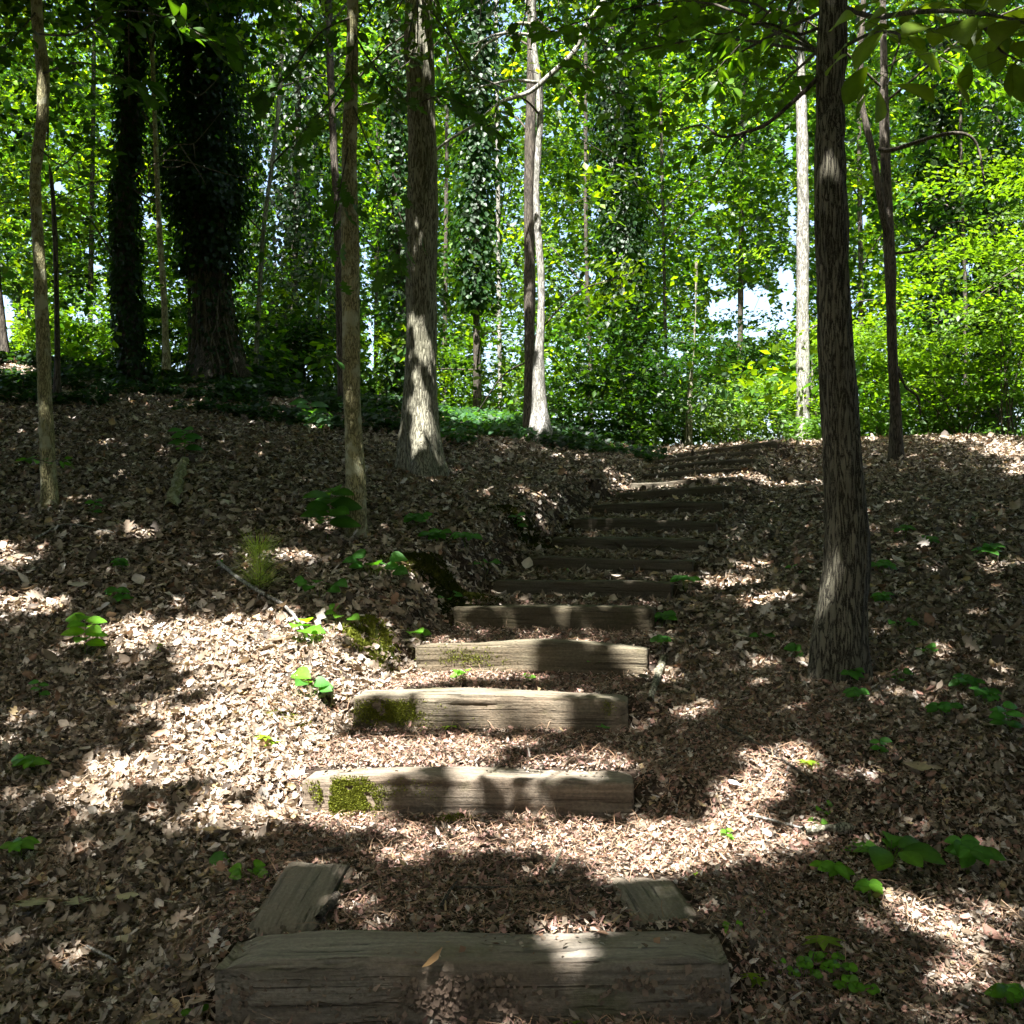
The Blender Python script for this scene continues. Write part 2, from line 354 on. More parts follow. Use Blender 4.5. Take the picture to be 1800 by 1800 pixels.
def full_h(x, y):
    sh = np.shape(x); z = base_h(x, y).ravel(); x = np.ravel(x); y = np.ravel(y)
    m = (y > 1.5) & (y < 17) & (np.abs(x) < 7)
    px, py = x[m], y[m]; zz = z[m]; n = len(STEPS)
    q = np.stack([(px - SR[i, 0]) * NF[i, 0] + (py - SR[i, 1]) * NF[i, 1] for i in range(n)], 1)
    u = np.stack([((px - SL[i, 0]) * AX2[i, 0] + (py - SL[i, 1]) * AX2[i, 1]) / SLEN[i] for i in range(n)], 1)
    idx = (q >= 0).sum(1) - 1
    ok = idx >= 0
    ii = np.clip(idx, 0, n - 1); jj = np.clip(idx + 1, 0, n - 1); ar = np.arange(len(px))
    ui = u[ar, ii]; uj = u[ar, jj]; uc = np.clip(ui, -.1, 1.1); ucj = np.clip(uj, -.1, 1.1)
    ztop = SL[ii, 2] + (SR[ii, 2] - SL[ii, 2]) * uc; znext = SL[jj, 2] + (SR[jj, 2] - SL[jj, 2]) * ucj - SH[jj] + .025
    last = idx == n - 1; znext = np.where(last, ztop + .03, znext)
    qi = q[ar, ii]; qj = np.where(last, -3 + qi, q[ar, jj]); t = (qi - TH) / np.maximum(qi - qj - TH, .05)
    tread = ztop - .03 + (znext - ztop + .03) * np.clip(t, 0, 1)
    foot = ztop - SH[ii] + .02
    tread = np.where(qi < TH * .8, foot + (tread - foot) * smooth((qi - .04) / (TH * .6)), tread)
    # before the first timber
    q0 = q[:, 0]; u0 = np.clip(u[:, 0], -.1, 1.1)
    front = SL[0, 2] + (SR[0, 2] - SL[0, 2]) * u0 - SH[0] + .02
    tread = np.where(ok, tread, front); uu = np.where(ok, ui, u[:, 0])
    ln = SLEN[ii]
    wl = smooth(1 + (uu + .02) * ln / np.where(idx < 3, .35, .28)); wr = smooth(1 - (uu - 1.02) * ln / .3)
    wt = np.where(uu < .5, wl, wr)
    wt = wt * np.where(ok, 1, smooth(1 + q0 / .8)) * np.where(last, smooth(1 - (qi - .2) / 1.2), 1)
    z[m] = zz * (1 - wt) + tread * wt
    return z.reshape(sh)
# regular lookup grid
GX0, GX1, GY0, GY1, GS = -16., 16., -10., 40., .05
gx = np.arange(GX0, GX1, GS); gy = np.arange(GY0, GY1, GS)
_cx = np.arange(GX0, GX1 + .5, .4); _cy = np.arange(GY0, GY1 + .5, .4)
GZ = np.empty((len(gy), len(gx)))
for a in range(0, len(gy), 100):
    X, Y = np.meshgrid(gx, gy[a:a + 100])
    if Y.max() < 1.4 or Y.min() > 17.1:
        Xc, Yc = np.meshgrid(gx[::5], gy[a:a + 100][::5]); zc = base_h(Xc, Yc)
        GZ[a:a + 100] = np.repeat(np.repeat(zc, 5, 0), 5, 1)[:X.shape[0], :X.shape[1]]
    else: GZ[a:a + 100] = full_h(X, Y)
def H(x, y):
    fx = np.clip((np.asarray(x, float) - GX0) / GS, 0, len(gx) - 1.01); fy = np.clip((np.asarray(y, float) - GY0) / GS, 0, len(gy) - 1.01)
    i = fx.astype(int); j = fy.astype(int); a = fx - i; b = fy - j
    return GZ[j, i] * (1 - a) * (1 - b) + GZ[j, i + 1] * a * (1 - b) + GZ[j + 1, i] * (1 - a) * b + GZ[j + 1, i + 1] * a * b
def Hn(x, y, e=.12):
    return unit(np.stack([-(H(x + e, y) - H(x - e, y)) / (2 * e), -(H(x, y + e) - H(x, y - e)) / (2 * e), np.ones(np.shape(x))], -1))
def ground_at(px, py, dmin=2.2, dmax=30):
    d = np.arange(dmin, dmax, .01); p = np.stack([(px - CX) * d / F, d, CZ - (py - HY) * d / F], 1)
    hit = np.nonzero(p[:, 2] <= H(p[:, 0], p[:, 1]))[0]
    i = hit[0] if len(hit) else len(d) - 1
    return np.array([p[i, 0], p[i, 1], H(p[i, 0], p[i, 1])])
print('heights', round(time.time() - T0, 1))

def spread(lo, hi, s, g, far):
    a = list(np.arange(lo, hi + 1e-6, s)); st = s
    while a[-1] < far: st *= g; a.append(a[-1] + st)
    st = s; b = []
    c = lo
    while c > -far: st *= g; c -= st; b.append(c)
    return np.array(b[::-1] + a)
xs = spread(-6.5, 7, .05, 1.13, 420); ys = spread(1.8, 15.8, .05, 1.13, 420)
X, Y = np.meshgrid(xs, ys); Z = full_h(X, Y)
Z += (fbm(X * 9, Y * 9, 1.3, 2) - .5) * .03 * ((X > -7) & (X < 7.5) & (Y < 16))
V = np.stack([X, Y, Z], -1).reshape(-1, 3); nx, ny = len(xs), len(ys)
i = np.arange((ny - 1) * nx).reshape(ny - 1, nx)[:, :-1].ravel()
FQ = np.stack([i, i + 1, i + nx + 1, i + nx], 1)
g = mk_obj('ground', mk_mesh('ground', V, FQ, M_SOIL, smooth=True)); tag(g, kind='structure')
print('ground', round(time.time() - T0, 1))

# ------------------------------------------------------------------ timbers
def timber_mesh(L, D, Hh, seed, split=False):
    nx_, ny_, nz_ = max(30, int(L / .018)), 14, 14
    Vs, Fs, n = [], [], 0
    u = np.linspace(-1, 1, nx_ + 1); v = np.linspace(-1, 1, ny_ + 1)
    def face(A, B, f):
        nonlocal n
        a, b = np.meshgrid(A, B, indexing='ij'); pts = f(a.ravel(), b.ravel()); Vs.append(pts)
        na, nb = len(A), len(B); k = np.arange((na - 1) * nb).reshape(na - 1, nb)[:, :-1].ravel() + n
        Fs.append(np.stack([k, k + nb, k + nb + 1, k + 1], 1)); n += len(pts)
    o = np.ones
    face(u, v, lambda a, b: np.stack([a, b, o(len(a))], 1)); face(u, -v, lambda a, b: np.stack([a, b, -o(len(a))], 1))
    face(u, v, lambda a, b: np.stack([a, -o(len(a)), b], 1)); face(u, -v, lambda a, b: np.stack([a, o(len(a)), b], 1))
    face(v, -v, lambda a, b: np.stack([o(len(a)), -a * -1 * -1, -b], 1)); face(v, v, lambda a, b: np.stack([-o(len(a)), -a, b], 1))
    V = np.concatenate(Vs); Fq = np.concatenate(Fs)
    half = np.array([L / 2, D / 2, Hh / 2]); p = V * half
    r = .018; inner = np.clip(p, -(half - r), half - r); dlt = p - inner; ln = np.linalg.norm(dlt, axis=1, keepdims=True)
    p = inner + dlt / np.maximum(ln, 1e-9) * np.minimum(ln, r)
    nrm = unit(np.where(ln > 1e-9, dlt, V))
    s = seed * 13.7
    d = (fbm(p[:, 0] * 2.2 + s, p[:, 1] * 5, p[:, 2] * 5, 3) - .5) * .028
    gr = fbm(p[:, 0] * 3 + s, p[:, 1] * 55, p[:, 2] * 55, 3) - .5
    gr += .8 * (fbm(p[:, 0] * 60 + s, p[:, 1] * 60, p[:, 2] * 60, 2) - .5)
    d += gr * .007
    cr = noise3(p[:, 0] * 1.6 + s, p[:, 1] * 20, p[:, 2] * 20); d -= .012 * smooth((.22 - cr) / .12)
    # crumbled arrises and ends
    edge = smooth((np.sort(np.abs(V), 1)[:, 1] - .8) / .2)
    d -= edge * .028 * smooth((fbm(p[:, 0] * 6 + s, p[:, 1] * 4, p[:, 2] * 4, 3) - .42) / .3)
    if split: d -= .014 * np.exp(-((p[:, 2] + .035 + .02 * p[:, 0]) / .004) ** 2)
    p = p + nrm * d[:, None]
    p[:, 2] += (noise3(p[:, 0] * 1.3 + s, 0, 0) - .5) * .035 - .012 * (p[:, 0] / (L / 2)) ** 2
    return mk_mesh('step_timber', p, Fq, M_WOOD, smooth=True)
def tufts(S, pts, n, size, cols, jit=.6, up=(0, 0, 1)):
    k = len(pts); R = frames_dir(unit(np.array(up) + rng.normal(size=(k, 3)) * jit), rng.normal(size=(k, 3)), .1)
    S.leaves(T_FAR, pts, R, size * rng.uniform(.6, 1.3, k), cols)
def moss_cols(k): 
    c = np.array([.125, .145, .022]); return c * rng.uniform(.5, 1.5, (k, 1)) * np.array([1, 1, 1]) + rng.uniform(0, .04, (k, 1)) * np.array([1, .8, 0])
step_labels = [
    'wide grey weathered timber across the foot of the steps, nearest the camera',
    'second timber of the steps, with a round yellow moss patch at its left end',
    'third timber of the steps, moss along its left end, sprouts at its right',
    'fourth timber of the steps, split lengthwise, olive stains on its sunlit face',
    'fifth timber of the steps, olive brown with one pale light patch left of centre',
    'sixth timber of the steps, dark, just above the last one that catches light',
    'seventh timber of the steps, dark, with tiny sprouts in front of its left end',
    'eighth timber of the steps, black in the deep shade with a clean right end',
    'ninth timber of the steps, dark face with faint pale streaks in the middle',
    'tenth timber of the steps, dark, its left end running under the leaf bank',
    'eleventh timber of the steps, where the flight begins to tilt up to the right',
    'twelfth timber of the steps, with a pale worn square near its right end',
    'fifth timber down from the top of the flight, thin and half buried on the left',
    'third timber down from the top, between two others on the curved upper flight',
    'second timber down from the top, with a pale vertical mark towards its right',
    'topmost timber of the steps, sloping up to the right against the bright leaves']
step_labels[12] = 'fourth timber down from the top of the flight, thin and half buried on the left'
TIMBERS = []
for k in range(16):
    L3 = np.linalg.norm(AX[k]); me = timber_mesh(L3, TH, SH[k], k + 1, split=(k == 3))
    c = (SL[k] + SR[k]) / 2; c = c + np.array([NF[k, 0], NF[k, 1], 0]) * TH / 2 - np.array([0, 0, SH[k] / 2])
    o = mk_obj('step_timber', me, loc=c)
    o.rotation_euler = (math.radians(random.uniform(-2, 2)), -math.atan2(AX[k, 2], SLEN[k]), math.atan2(AX2[k, 1], AX2[k, 0]))
    o.color = [(.92, .9, .86, 1), (.78, .73, .66, 1), (.68, .65, .56, 1), (.52, .5, .4, 1), (.4, .38, .29, 1)][min(k, 4)] if k < 5 else (.42, .41, .35, 1)  # upper timbers darker: damp wood, with their deep shade put into the colour
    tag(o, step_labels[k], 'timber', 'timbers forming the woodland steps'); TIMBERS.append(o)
def moss_on(k, u0, w_, zc, hh, n, top=False):
    S = Soup(); a = rng.normal(size=n) * w_ * .5 + u0; b = zc + rng.normal(size=n) * hh * .5
    keep = (fbm(a * 22, b * 22, k, 3) > .31 + .045 * (((a - u0) / (w_ * .5)) ** 2 + ((b - zc) / (hh * .5)) ** 2)) & (np.abs(b) < SH[k] / 2 - .005); a, b = a[keep], b[keep]
    if top: pts = np.stack([a, b, np.full(len(a), SH[k] / 2 - .004)], 1); up = (0, 0, 1)
    else: pts = np.stack([a, np.full(len(a), -TH / 2 - .001), b], 1); up = (0, -.8, .5)
    tufts(S, pts, n, .009, moss_cols(len(pts)) * 1.25, .6, up)
    mk_obj('moss', S.build('moss', M_MOSS), TIMBERS[k])
moss_on(1, -.50, .14, .005, .11, 11000); moss_on(1, -.3, .22, .03, .06, 500)
moss_on(2, -.50, .24, .02, .08, 9000); moss_on(2, -.22, .25, .0, .07, 500); moss_on(2, .62, .04, .05, .06, 300)
moss_on(3, -.4, .3, .02, .08, 1500)
S = Soup()
for u0, n_, w_ in ((-.32, 900, .2), (-.05, 900, .18), (.45, 350, .08), (.62, 300, .06), (-.55, 300, .1)):
    a = rng.normal(size=n_) * w_ * .6 + u0; b = rng.normal(size=n_) * .045 - .01; k_ = (np.abs(b) < .07) & (np.abs(a) < .68) & (fbm(a * 18, b * 18, 3, 3) > .45); a, b = a[k_], b[k_]
    S.leaves(T_CHIP, np.stack([a, np.full(len(a), -TH / 2 - .002), b], 1), frames(len(a), np.array([0, -.8, .5]), .45), .012 * rng.lognormal(0, .35, len(a)), np.array([.21, .15, .11]) * rng.uniform(.5, 1.3, (len(a), 1)))
mk_obj('mud_crust', S.build('mud_crust', M_CHIP), TIMBERS[0])
# the two short timbers lying behind the first step
def side_timber(pts, label, wd, seed):
    a, b = [np.array(q) for q in pts]; v = b - a; L = np.linalg.norm(v); me = timber_mesh(L, wd, .16, seed)
    o = mk_obj('edging_timber', me, loc=(a + b) / 2 - np.array([0, 0, .09])); o.color = (.75, .72, .66, 1); o.rotation_euler = (0, -math.atan2(v[2], np.hypot(v[0], v[1])), math.atan2(v[1], v[0]))
    tag(o, label, 'timber', 'short edging timbers behind the first step')
a0, a1 = P(498, 1632, 2.90), P(566, 1490, 3.45); a0[2] = SL[0, 2] - .0; a1[2] = H(a1[0], a1[1]) + .05
side_timber((a0, a1), 'short grey timber leading uphill from the left end of the first step', .23, 31)
b0, b1 = P(1178, 1606, 2.90), P(1118, 1535, 3.35); b0[2] = SR[0, 2] - .01; b1[2] = H(b1[0], b1[1]) + .035
side_timber((b0, b1), 'short flat timber stub behind the right end of the first step', .21, 32)
print('timbers', round(time.time() - T0, 1))

# ------------------------------------------------------------------ litter
PAL = np.array([[.38, .315, .245], [.29, .23, .17], [.19, .147, .105], [.12, .09, .062], [.50, .44, .38], [.26, .155, .10], [.38, .29, .16], [.06, .046, .034]])
PW = np.array([.19, .2, .17, .15, .11, .05, .04, .09])
def litcols(n, red=0):
    p = PW.copy(); p[5] += red; p /= p.sum()
    return PAL[rng.choice(len(PAL), n, p=p)] * rng.uniform(.75, 1.2, (n, 1))
def corridor(x, y):
    """inside the stair flight (0..1)"""
    r = np.zeros(len(x))
    for k in range(16):
        q = (x - SR[k, 0]) * NF[k, 0] + (y - SR[k, 1]) * NF[k, 1]; u = ((x - SL[k, 0]) * AX2[k, 0] + (y - SL[k, 1]) * AX2[k, 1]) / SLEN[k]
        r = np.maximum(r, ((q > (-1.3 if k == 1 else -.9)) & (q < .25) & (u > .0) & (u < 1.0)) * 1.)
    return r
def on_timber(x, y, mrg=.0):
    r = np.zeros(len(x), bool)
    for k in range(16):
        q = (x - SR[k, 0]) * NF[k, 0] + (y - SR[k, 1]) * NF[k, 1]; u = ((x - SL[k, 0]) * AX2[k, 0] + (y - SL[k, 1]) * AX2[k, 1])
        r |= (q > -mrg) & (q < TH + mrg) & (u > -mrg) & (u < SLEN[k] + mrg)
    for (a, b, wd) in ((a0, a1, .2), (b0, b1, .21)):
        v = (b - a)[:2]; L = np.linalg.norm(v); v = v / L; s = (x - a[0]) * v[0] + (y - a[1]) * v[1]; t = -(x - a[0]) * v[1] + (y - a[1]) * v[0]
        r |= (s > -.02) & (s < L - .05) & (np.abs(t) < wd / 2 + mrg)
    return r
def field(n, d0, d1, power=1.0, mg=260):
    d = (rng.uniform(d0 ** power, d1 ** power, n)) ** (1 / power); x = (rng.uniform(-mg, 1800 + mg, n) - CX) * d / F
    return x, d
S = Soup()
def lit(n, d0, d1, sz, tpls, mx=.035, jit=.5, power=1.6):
    x, y = field(n, d0, d1, power); c = corridor(x, y) * (y < 7.2)
    keep = ~on_timber(x, y, .025) & (rng.random(n) > c * .6)
    # less big litter on the trodden ground right of the steps
    x, y = x[keep], y[keep]; c = c[keep]; n = len(x)
    z = H(x, y) + rng.uniform(.002, mx, n) * np.where(c > 0, .5, 1); nr = Hn(x, y)
    near = smooth(1 - np.abs(x - 1.0) / 1.6) * smooth((6 - y) / 2)
    which = rng.integers(0, len(tpls), n)
    s = sz * np.minimum(rng.lognormal(0, .33, n), 1.8) * np.where(c > 0, .48, 1) * (1 - .5 * near)
    col = litcols(n); red = (rng.random(n) < .25 * np.maximum(c, near)); col[red] = np.array([.34, .19, .145]) * rng.uniform(.6, 1.3, (red.sum(), 1))
    for k, t in enumerate(tpls):
        m = which == k; R = frames(m.sum(), nr[m], jit)
        sc = np.stack([s[m] * rng.uniform(.8, 1.5, m.sum()), s[m], s[m] * rng.uniform(.2, 1.7, m.sum())], 1)
        S.leaves(t, np.stack([x[m], y[m], z[m]], 1), R, sc, col[m])
lit(125000, 2.2, 6.5, .037, [T_DRY1, T_DRY2, T_DRY3, T_OAK, T_DRY3, T_OAK], .03, .42)
lit(1800, 2.2, 7.5, .068, [T_OAK, T_DRY1, T_DRY2, T_OAK], .04, .35)
lit(170000, 6.3, 15.8, .048, [T_DRY1, T_DRY2, T_DRY3, T_FAR], .05, .4)
lit(16000, 14, 18.5, .08, [T_DRY1, T_DRY2, T_FAR], .05, .4)
lit(14000, 5.5, 15.8, .07, [T_OAK, T_DRY1, T_DRY2], .06, .4)
o = mk_obj('leaf_litter', S.build('leaf_litter', M_LITTER)); tag(o, 'carpet of curled brown dead leaves over the slope', kind='stuff')
# fine debris: chips and needles
S = Soup()
n = 150000; x, y = field(n, 2.2, 7.5, 1.1, 200); c = corridor(x, y); near = smooth(1 - np.abs(x - 1.0) / 1.5)
keep = ~on_timber(x, y, 0.0) & (rng.random(n) < .35 + .65 * np.maximum(c, near)); x, y, c, near = x[keep], y[keep], c[keep], near[keep]; n = len(x)
col = litcols(n); red = rng.random(n) < .4 * np.maximum(c, near * .8); col[red] = np.array([.38, .23, .185]) * rng.uniform(.5, 1.35, (red.sum(), 1))
T_TRI = (np.array([[-.3, 0, 0], [.5, .2, .15], [.1, 1, -.05]]), np.array([[0, 1, 2]])); T_SPL = (np.array([[-.12, 0, 0], [.15, .1, .06], [.1, 1.5, 0], [-.08, 1.3, .08]]), np.array([[0, 1, 2], [0, 2, 3]]))
wh = rng.integers(0, 4, n); szz = .0125 * np.minimum(rng.lognormal(0, .5, n), 2.4)
for k, tp in enumerate((T_CHIP, T_TRI, T_SPL, T_DRY3)):
    m = wh == k; S.leaves(tp, np.stack([x, y, H(x, y) + rng.uniform(.002, .028, n)], 1)[m], frames(m.sum(), Hn(x[m], y[m]), .5), szz[m] * (1.5 if k == 3 else 1), col[m])
n = 9000; x, y = field(n, 2.3, 6.5, 1.1, -300); keep = ~on_timber(x, y, .03) & (x > -1.2) & (x < 1.9); x, y = x[keep], y[keep]; n = len(x)
S.leaves(T_STICK, np.stack([x, y, H(x, y) + rng.uniform(.015, .035, n)], 1), frames(n, Hn(x, y), .2), np.stack([rng.uniform(.0008, .0018, n), rng.uniform(.03, .1, n), rng.uniform(.01, .05, n)], 1), np.array([.34, .2, .12]) * rng.uniform(.4, 1.5, (n, 1)))
n = 32000; x, y = field(n, 2.2, 9, 1.2); keep = ~on_timber(x, y, .03); x, y = x[keep], y[keep]; n = len(x)
col = np.array([.3, .2, .13]) * rng.uniform(.4, 1.5, (n, 1)); R = frames(n, Hn(x, y), .22)
S.leaves(T_STICK, np.stack([x, y, H(x, y) + rng.uniform(.01, .035, n)], 1), R, np.stack([rng.uniform(.0012, .0028, n), rng.uniform(.04, .14, n), rng.uniform(.01, .06, n)], 1), col)
# crumbs lying on the timbers
for k in range(9):
    m = int(190 if k < 4 else 120); u = rng.uniform(.02, .98, m) * SLEN[k]; q = TH * rng.beta(3, 1.2, m)
    pt = SL[k] + np.outer(u, np.append(AX2[k], AX[k, 2] / SLEN[k])) + np.outer(q, np.append(NF[k], 0)); pt[:, 2] += -.004
    S.leaves(T_CHIP, pt, frames(m, np.array([0, 0, 1.]), .3), .011 * rng.lognormal(0, .5, m), litcols(m, .1))
o = mk_obj('bark_mulch', S.build('bark_mulch', M_CHIP)); tag(o, 'reddish mulch crumbs and needles on the treads and trodden ground', kind='stuff')
print('litter', round(time.time() - T0, 1))

# ------------------------------------------------------------------ tubes and trunks
def catmull(pts, n):
    pts = np.asarray(pts, float); e = np.concatenate([[2 * pts[0] - pts[1]], pts, [2 * pts[-1] - pts[-2]]])
    t = np.linspace(0, len(pts) - 1, n); i = np.minimum(t.astype(int), len(pts) - 2); f = (t - i)[:, None]
    a, b, c, d = e[i], e[i + 1], e[i + 2], e[i + 3]
    return .5 * (2 * b + (c - a) * f + (2 * a - 5 * b + 4 * c - d) * f ** 2 + (3 * b - a - 3 * c + d) * f ** 3)
def tube(S, pts, rad, n=None, seg=6, col=(1, 1, 1)):
    pts = np.asarray(pts, float); rad = np.asarray(rad, float).reshape(-1, 1)
    if rad.shape[0] != len(pts): rad = np.interp(np.linspace(0, 1, len(pts)), np.linspace(0, 1, len(rad)), rad[:, 0])[:, None]
    if n is None: n = max(3, (len(pts) - 1) * 4 + 1)
    q = catmull(np.hstack([pts, rad]), n); c, r = q[:, :3], np.maximum(q[:, 3], 4e-4); tg = unit(np.gradient(c, axis=0))
    ref = np.where(np.abs(tg[:, 2:]) > .9, np.array([[0, 1., 0]]), np.array([[0, 0, 1.]])); a = unit(np.cross(tg, ref)); b = np.cross(tg, a)
    th = np.linspace(0, 2 * np.pi, seg, endpoint=False)
    V = c[:, None] + r[:, None, None] * (np.cos(th)[None, :, None] * a[:, None] + np.sin(th)[None, :, None] * b[:, None])
    k = np.arange((n - 1) * seg).reshape(n - 1, seg); k2 = np.roll(k, -1, 1)
    S.add(V.reshape(-1, 3), np.stack([k.ravel(), k2.ravel(), (k2 + seg).ravel(), (k + seg).ravel()], 1), col)
def trunk(name, prof, mat, parent, base, seg=24, dz=.08, rough=.006, fx=30, fz=4, flare=1.0, top=None, seed=0, knots=()):
    """prof: (px, py, width px, distance) from the ground up"""
    pts = np.array([np.append(P(a, b, d), wd / 2 * d / F) for a, b, wd, d in prof])
    lo = pts[0].copy(); lo[2] -= .25; lo[3] *= 1.15
    up = pts[-1].copy(); dr = unit(pts[-1, :3] - pts[-2, :3]); hh = (top if top else 11) - up[2]
    ext = []
    for s in (.35, .7, 1.0):
        e = up.copy(); e[:3] += dr * hh * s * .5 + np.array([0, 0, hh * s * .5]); e[3] *= (1 - .75 * s); ext.append(e)
    q = np.vstack([lo, pts] + ext)
    zz = np.concatenate([np.arange(q[0, 2], pts[-1, 2] + .3, dz), np.arange(pts[-1, 2] + .3, q[-1, 2], .25)])
    o = np.argsort(q[:, 2]); q = q[o]
    dense = catmull(q, 400); od = np.argsort(dense[:, 2]); dense = dense[od]
    c = np.stack([np.interp(zz, dense[:, 2], dense[:, i]) for i in (0, 1)] + [zz], 1); r = np.interp(zz, dense[:, 2], dense[:, 3])
    th = np.linspace(0, 2 * np.pi, seg, endpoint=False); cs, sn = np.cos(th), np.sin(th)
    g0 = pts[0, 2]; fl = np.exp(-np.maximum(zz - g0, 0) / (.16 + r[0] * .6))
    nlob = 5; lob = .5 + .5 * np.cos(nlob * th + seed) + .4 * np.cos(3 * th + seed * 2.1)
    rr = r[:, None] * (1 + flare * .34 * fl[:, None] * (lob[None] * .8 + .15))
    X = cs[None] * rr; Y = sn[None] * rr; Zc = np.repeat(zz[:, None], seg, 1)
    rd = fbm(X * fx + seed * 3.1 + 50, Y * fx + 50, Zc * fz + seed, 3); rid = 1 - np.abs(2 * rd - 1) * 2.2
    w_ = (fbm(X * 4 + 9, Y * 4 + 9, Zc * 1.6 + seed, 2) - .5) * r.mean() * .35
    dsp = -rough * np.maximum(rid, 0) + w_
    for (kz, kth, ks) in knots:
        dd = np.sqrt((zz[:, None] - kz) ** 2 + (((th[None] - kth + np.pi) % (2 * np.pi) - np.pi) * rr) ** 2)
        dsp = dsp + ks * (np.exp(-(dd / .055) ** 2) * .5 - .8 * np.exp(-(dd / .02) ** 2) + .25 * np.exp(-((dd - .075) / .014) ** 2))
    X = X + cs[None] * dsp + c[:, :1]; Y = Y + sn[None] * dsp + c[:, 1:2]
    V = np.stack([X, Y, Zc], -1).reshape(-1, 3) - base; n = len(zz)
    k = np.arange((n - 1) * seg).reshape(n - 1, seg); k2 = np.roll(k, -1, 1)
    me = mk_mesh(name, V, np.stack([k.ravel(), k2.ravel(), (k2 + seg).ravel(), (k + seg).ravel()], 1), mat, smooth=True)
    mk_obj(name, me, parent)
    return c, r
def branch(root, pts, w0, w1, mat, name='branch', seg=7):
    """pts: (px,py,d) ; widths in metres"""
    S = Soup(); b = np.array(root.location)
    q = np.array([P(*p) for p in pts]); q[1:-1] += rng.normal(size=(len(q) - 2, 3)) * .006
    tube(S, q - b, np.linspace(w0, w1, len(q)), seg=seg)
    return mk_obj(name, S.build(name, mat, smooth=True), root)

GREENS = np.array([[.04, .095, .009], [.075, .15, .01], [.024, .065, .011], [.125, .21, .012], [.035, .09, .022], [.022, .065, .016]])
def greens(n, k=None, b=1.0):
    c = GREENS[rng.integers(0, len(GREENS), n) if k is None else k] ; return np.broadcast_to(c, (n, 3)) * rng.uniform(.7, 1.3, (n, 1)) * b

# ---- trees near and middle distance
TREES = {}
def tree(key, name, prof, mat, label, group=None, **kw):
    a, b, wd, d = prof[0]; base = P(a, b, d); base[2] = min(base[2], H(base[0], base[1]) + .03)
    r = thing(name, base, label, 'tree', group); c, rad = trunk('trunk', prof, mat, r, base, **kw)
    TREES[key] = dict(root=r, base=base, c=c, r=rad, cols=[], S=Soup(), n=0)
    return r
A = tree('A', 'tree', [(1474, 1190, 100, 5.3), (1475, 1120, 92, 5.3), (1484, 1030, 80, 5.3), (1489, 933, 77, 5.3), (1478, 760, 70, 5.3), (1469, 600, 65, 5.3), (1463, 450, 57, 5.3), (1460, 300, 55, 5.3), (1461, 150, 53, 5.3), (1463, 0, 53, 5.3), (1464, -400, 48, 5.3)],
     M_BARK, 'sturdy leaning tree with deeply furrowed dark bark, right foreground', seg=220, dz=.012, rough=.010, fx=26, fz=3.2, flare=.5, top=12, seed=1, knots=((3.63, -math.pi / 2 - .0, .03),))
D_ = tree('D', 'tree', [(745, 832, 84, 11), (742, 780, 72, 11), (740, 700, 64, 11), (740, 600, 59, 11), (741, 500, 57, 11), (741, 300, 55, 11), (738, 100, 52, 11), (737, 0, 50, 11), (736, -300, 46, 11)],
     M_BARKG, 'thick straight tree with grey brown furrowed bark and flared base, centre left', seg=130, dz=.03, rough=.014, fx=20, fz=3, flare=1.0, top=16, seed=2)
E = tree('E', 'tree', [(626, 945, 40, 8), (626, 880, 36, 8), (624, 800, 33, 8), (619, 700, 32, 8), (617, 600, 33, 8), (616, 450, 32, 8), (614, 300, 30, 8), (617, 150, 27, 8), (620, 0, 23, 8), (624, -300, 19, 8)],
     M_BARKL, 'slim tree with mottled yellowish bark and a dark foot, left of the thick tree', seg=60, dz=.03, rough=.006, fx=30, fz=6, flare=.5, top=10, seed=3)
Ft = tree('F', 'tree', [(88, 892, 34, 8.5), (86, 850, 28, 8.5), (80, 720, 25, 8.5), (76, 600, 23, 8.5), (70, 480, 23, 8.5), (62, 330, 21, 8.5), (66, 270, 22, 8.5), (75, 200, 22, 8.5), (74, 110, 20, 8.5), (64, 0, 19, 8.5), (60, -300, 16, 8.5)],
     M_BARKL, 'slender pale mottled tree with a kinked trunk near the left edge', seg=48, dz=.04, rough=.005, fx=30, fz=6, flare=.5, top=10, seed=4)
B = tree('B', 'tree', [(1576, 812, 27, 13), (1574, 720, 21, 13), (1568, 600, 19, 13), (1564, 450, 19, 13), (1558, 330, 19, 13), (1554, 200, 17, 13), (1553, 80, 14, 13), (1550, -60, 12, 13), (1548, -300, 9, 13)],
     M_BARKD, 'thin dark tree with a second stem, standing on the crest right of the furrowed tree', seg=28, dz=.06, rough=.006, flare=.5, top=11, seed=5)
branch(B, [(1566, 430, 13), (1556, 390, 12.95), (1545, 330, 12.9), (1531, 260, 12.9), (1515, 180, 12.9), (1513, 100, 12.9), (1518, 0, 12.9), (1520, -120, 12.9)], .055, .03, M_BARKD, 'second_stem')
branch(B, [(1546, 262, 12.9), (1562, 265, 12.8), (1600, 255, 12.7), (1655, 237, 12.6), (1700, 237, 12.5), (1722, 262, 12.5), (1730, 320, 12.4)], .035, .012, M_BARKD)
branch(B, [(1574, 445, 13), (1605, 440, 12.8), (1635, 422, 12.7), (1660, 395, 12.6), (1700, 388, 12.6)], .02, .006, M_BARKD)
branch(B, [(1578, 645, 13), (1592, 680, 12.9), (1612, 697, 12.9), (1618, 730, 12.9)], .022, .012, M_BARKD)
branch(A, [(1437, 138, 5.3), (1400, 175, 5.3), (1350, 215, 5.35), (1310, 235, 5.4), (1270, 238, 5.4), (1235, 222, 5.5), (1190, 230, 5.6)], .014, .004, M_BARKD)
branch(A, [(1310, 235, 5.4), (1285, 262, 5.4), (1262, 300, 5.45), (1245, 330, 5.5)], .006, .002, M_BARKD)
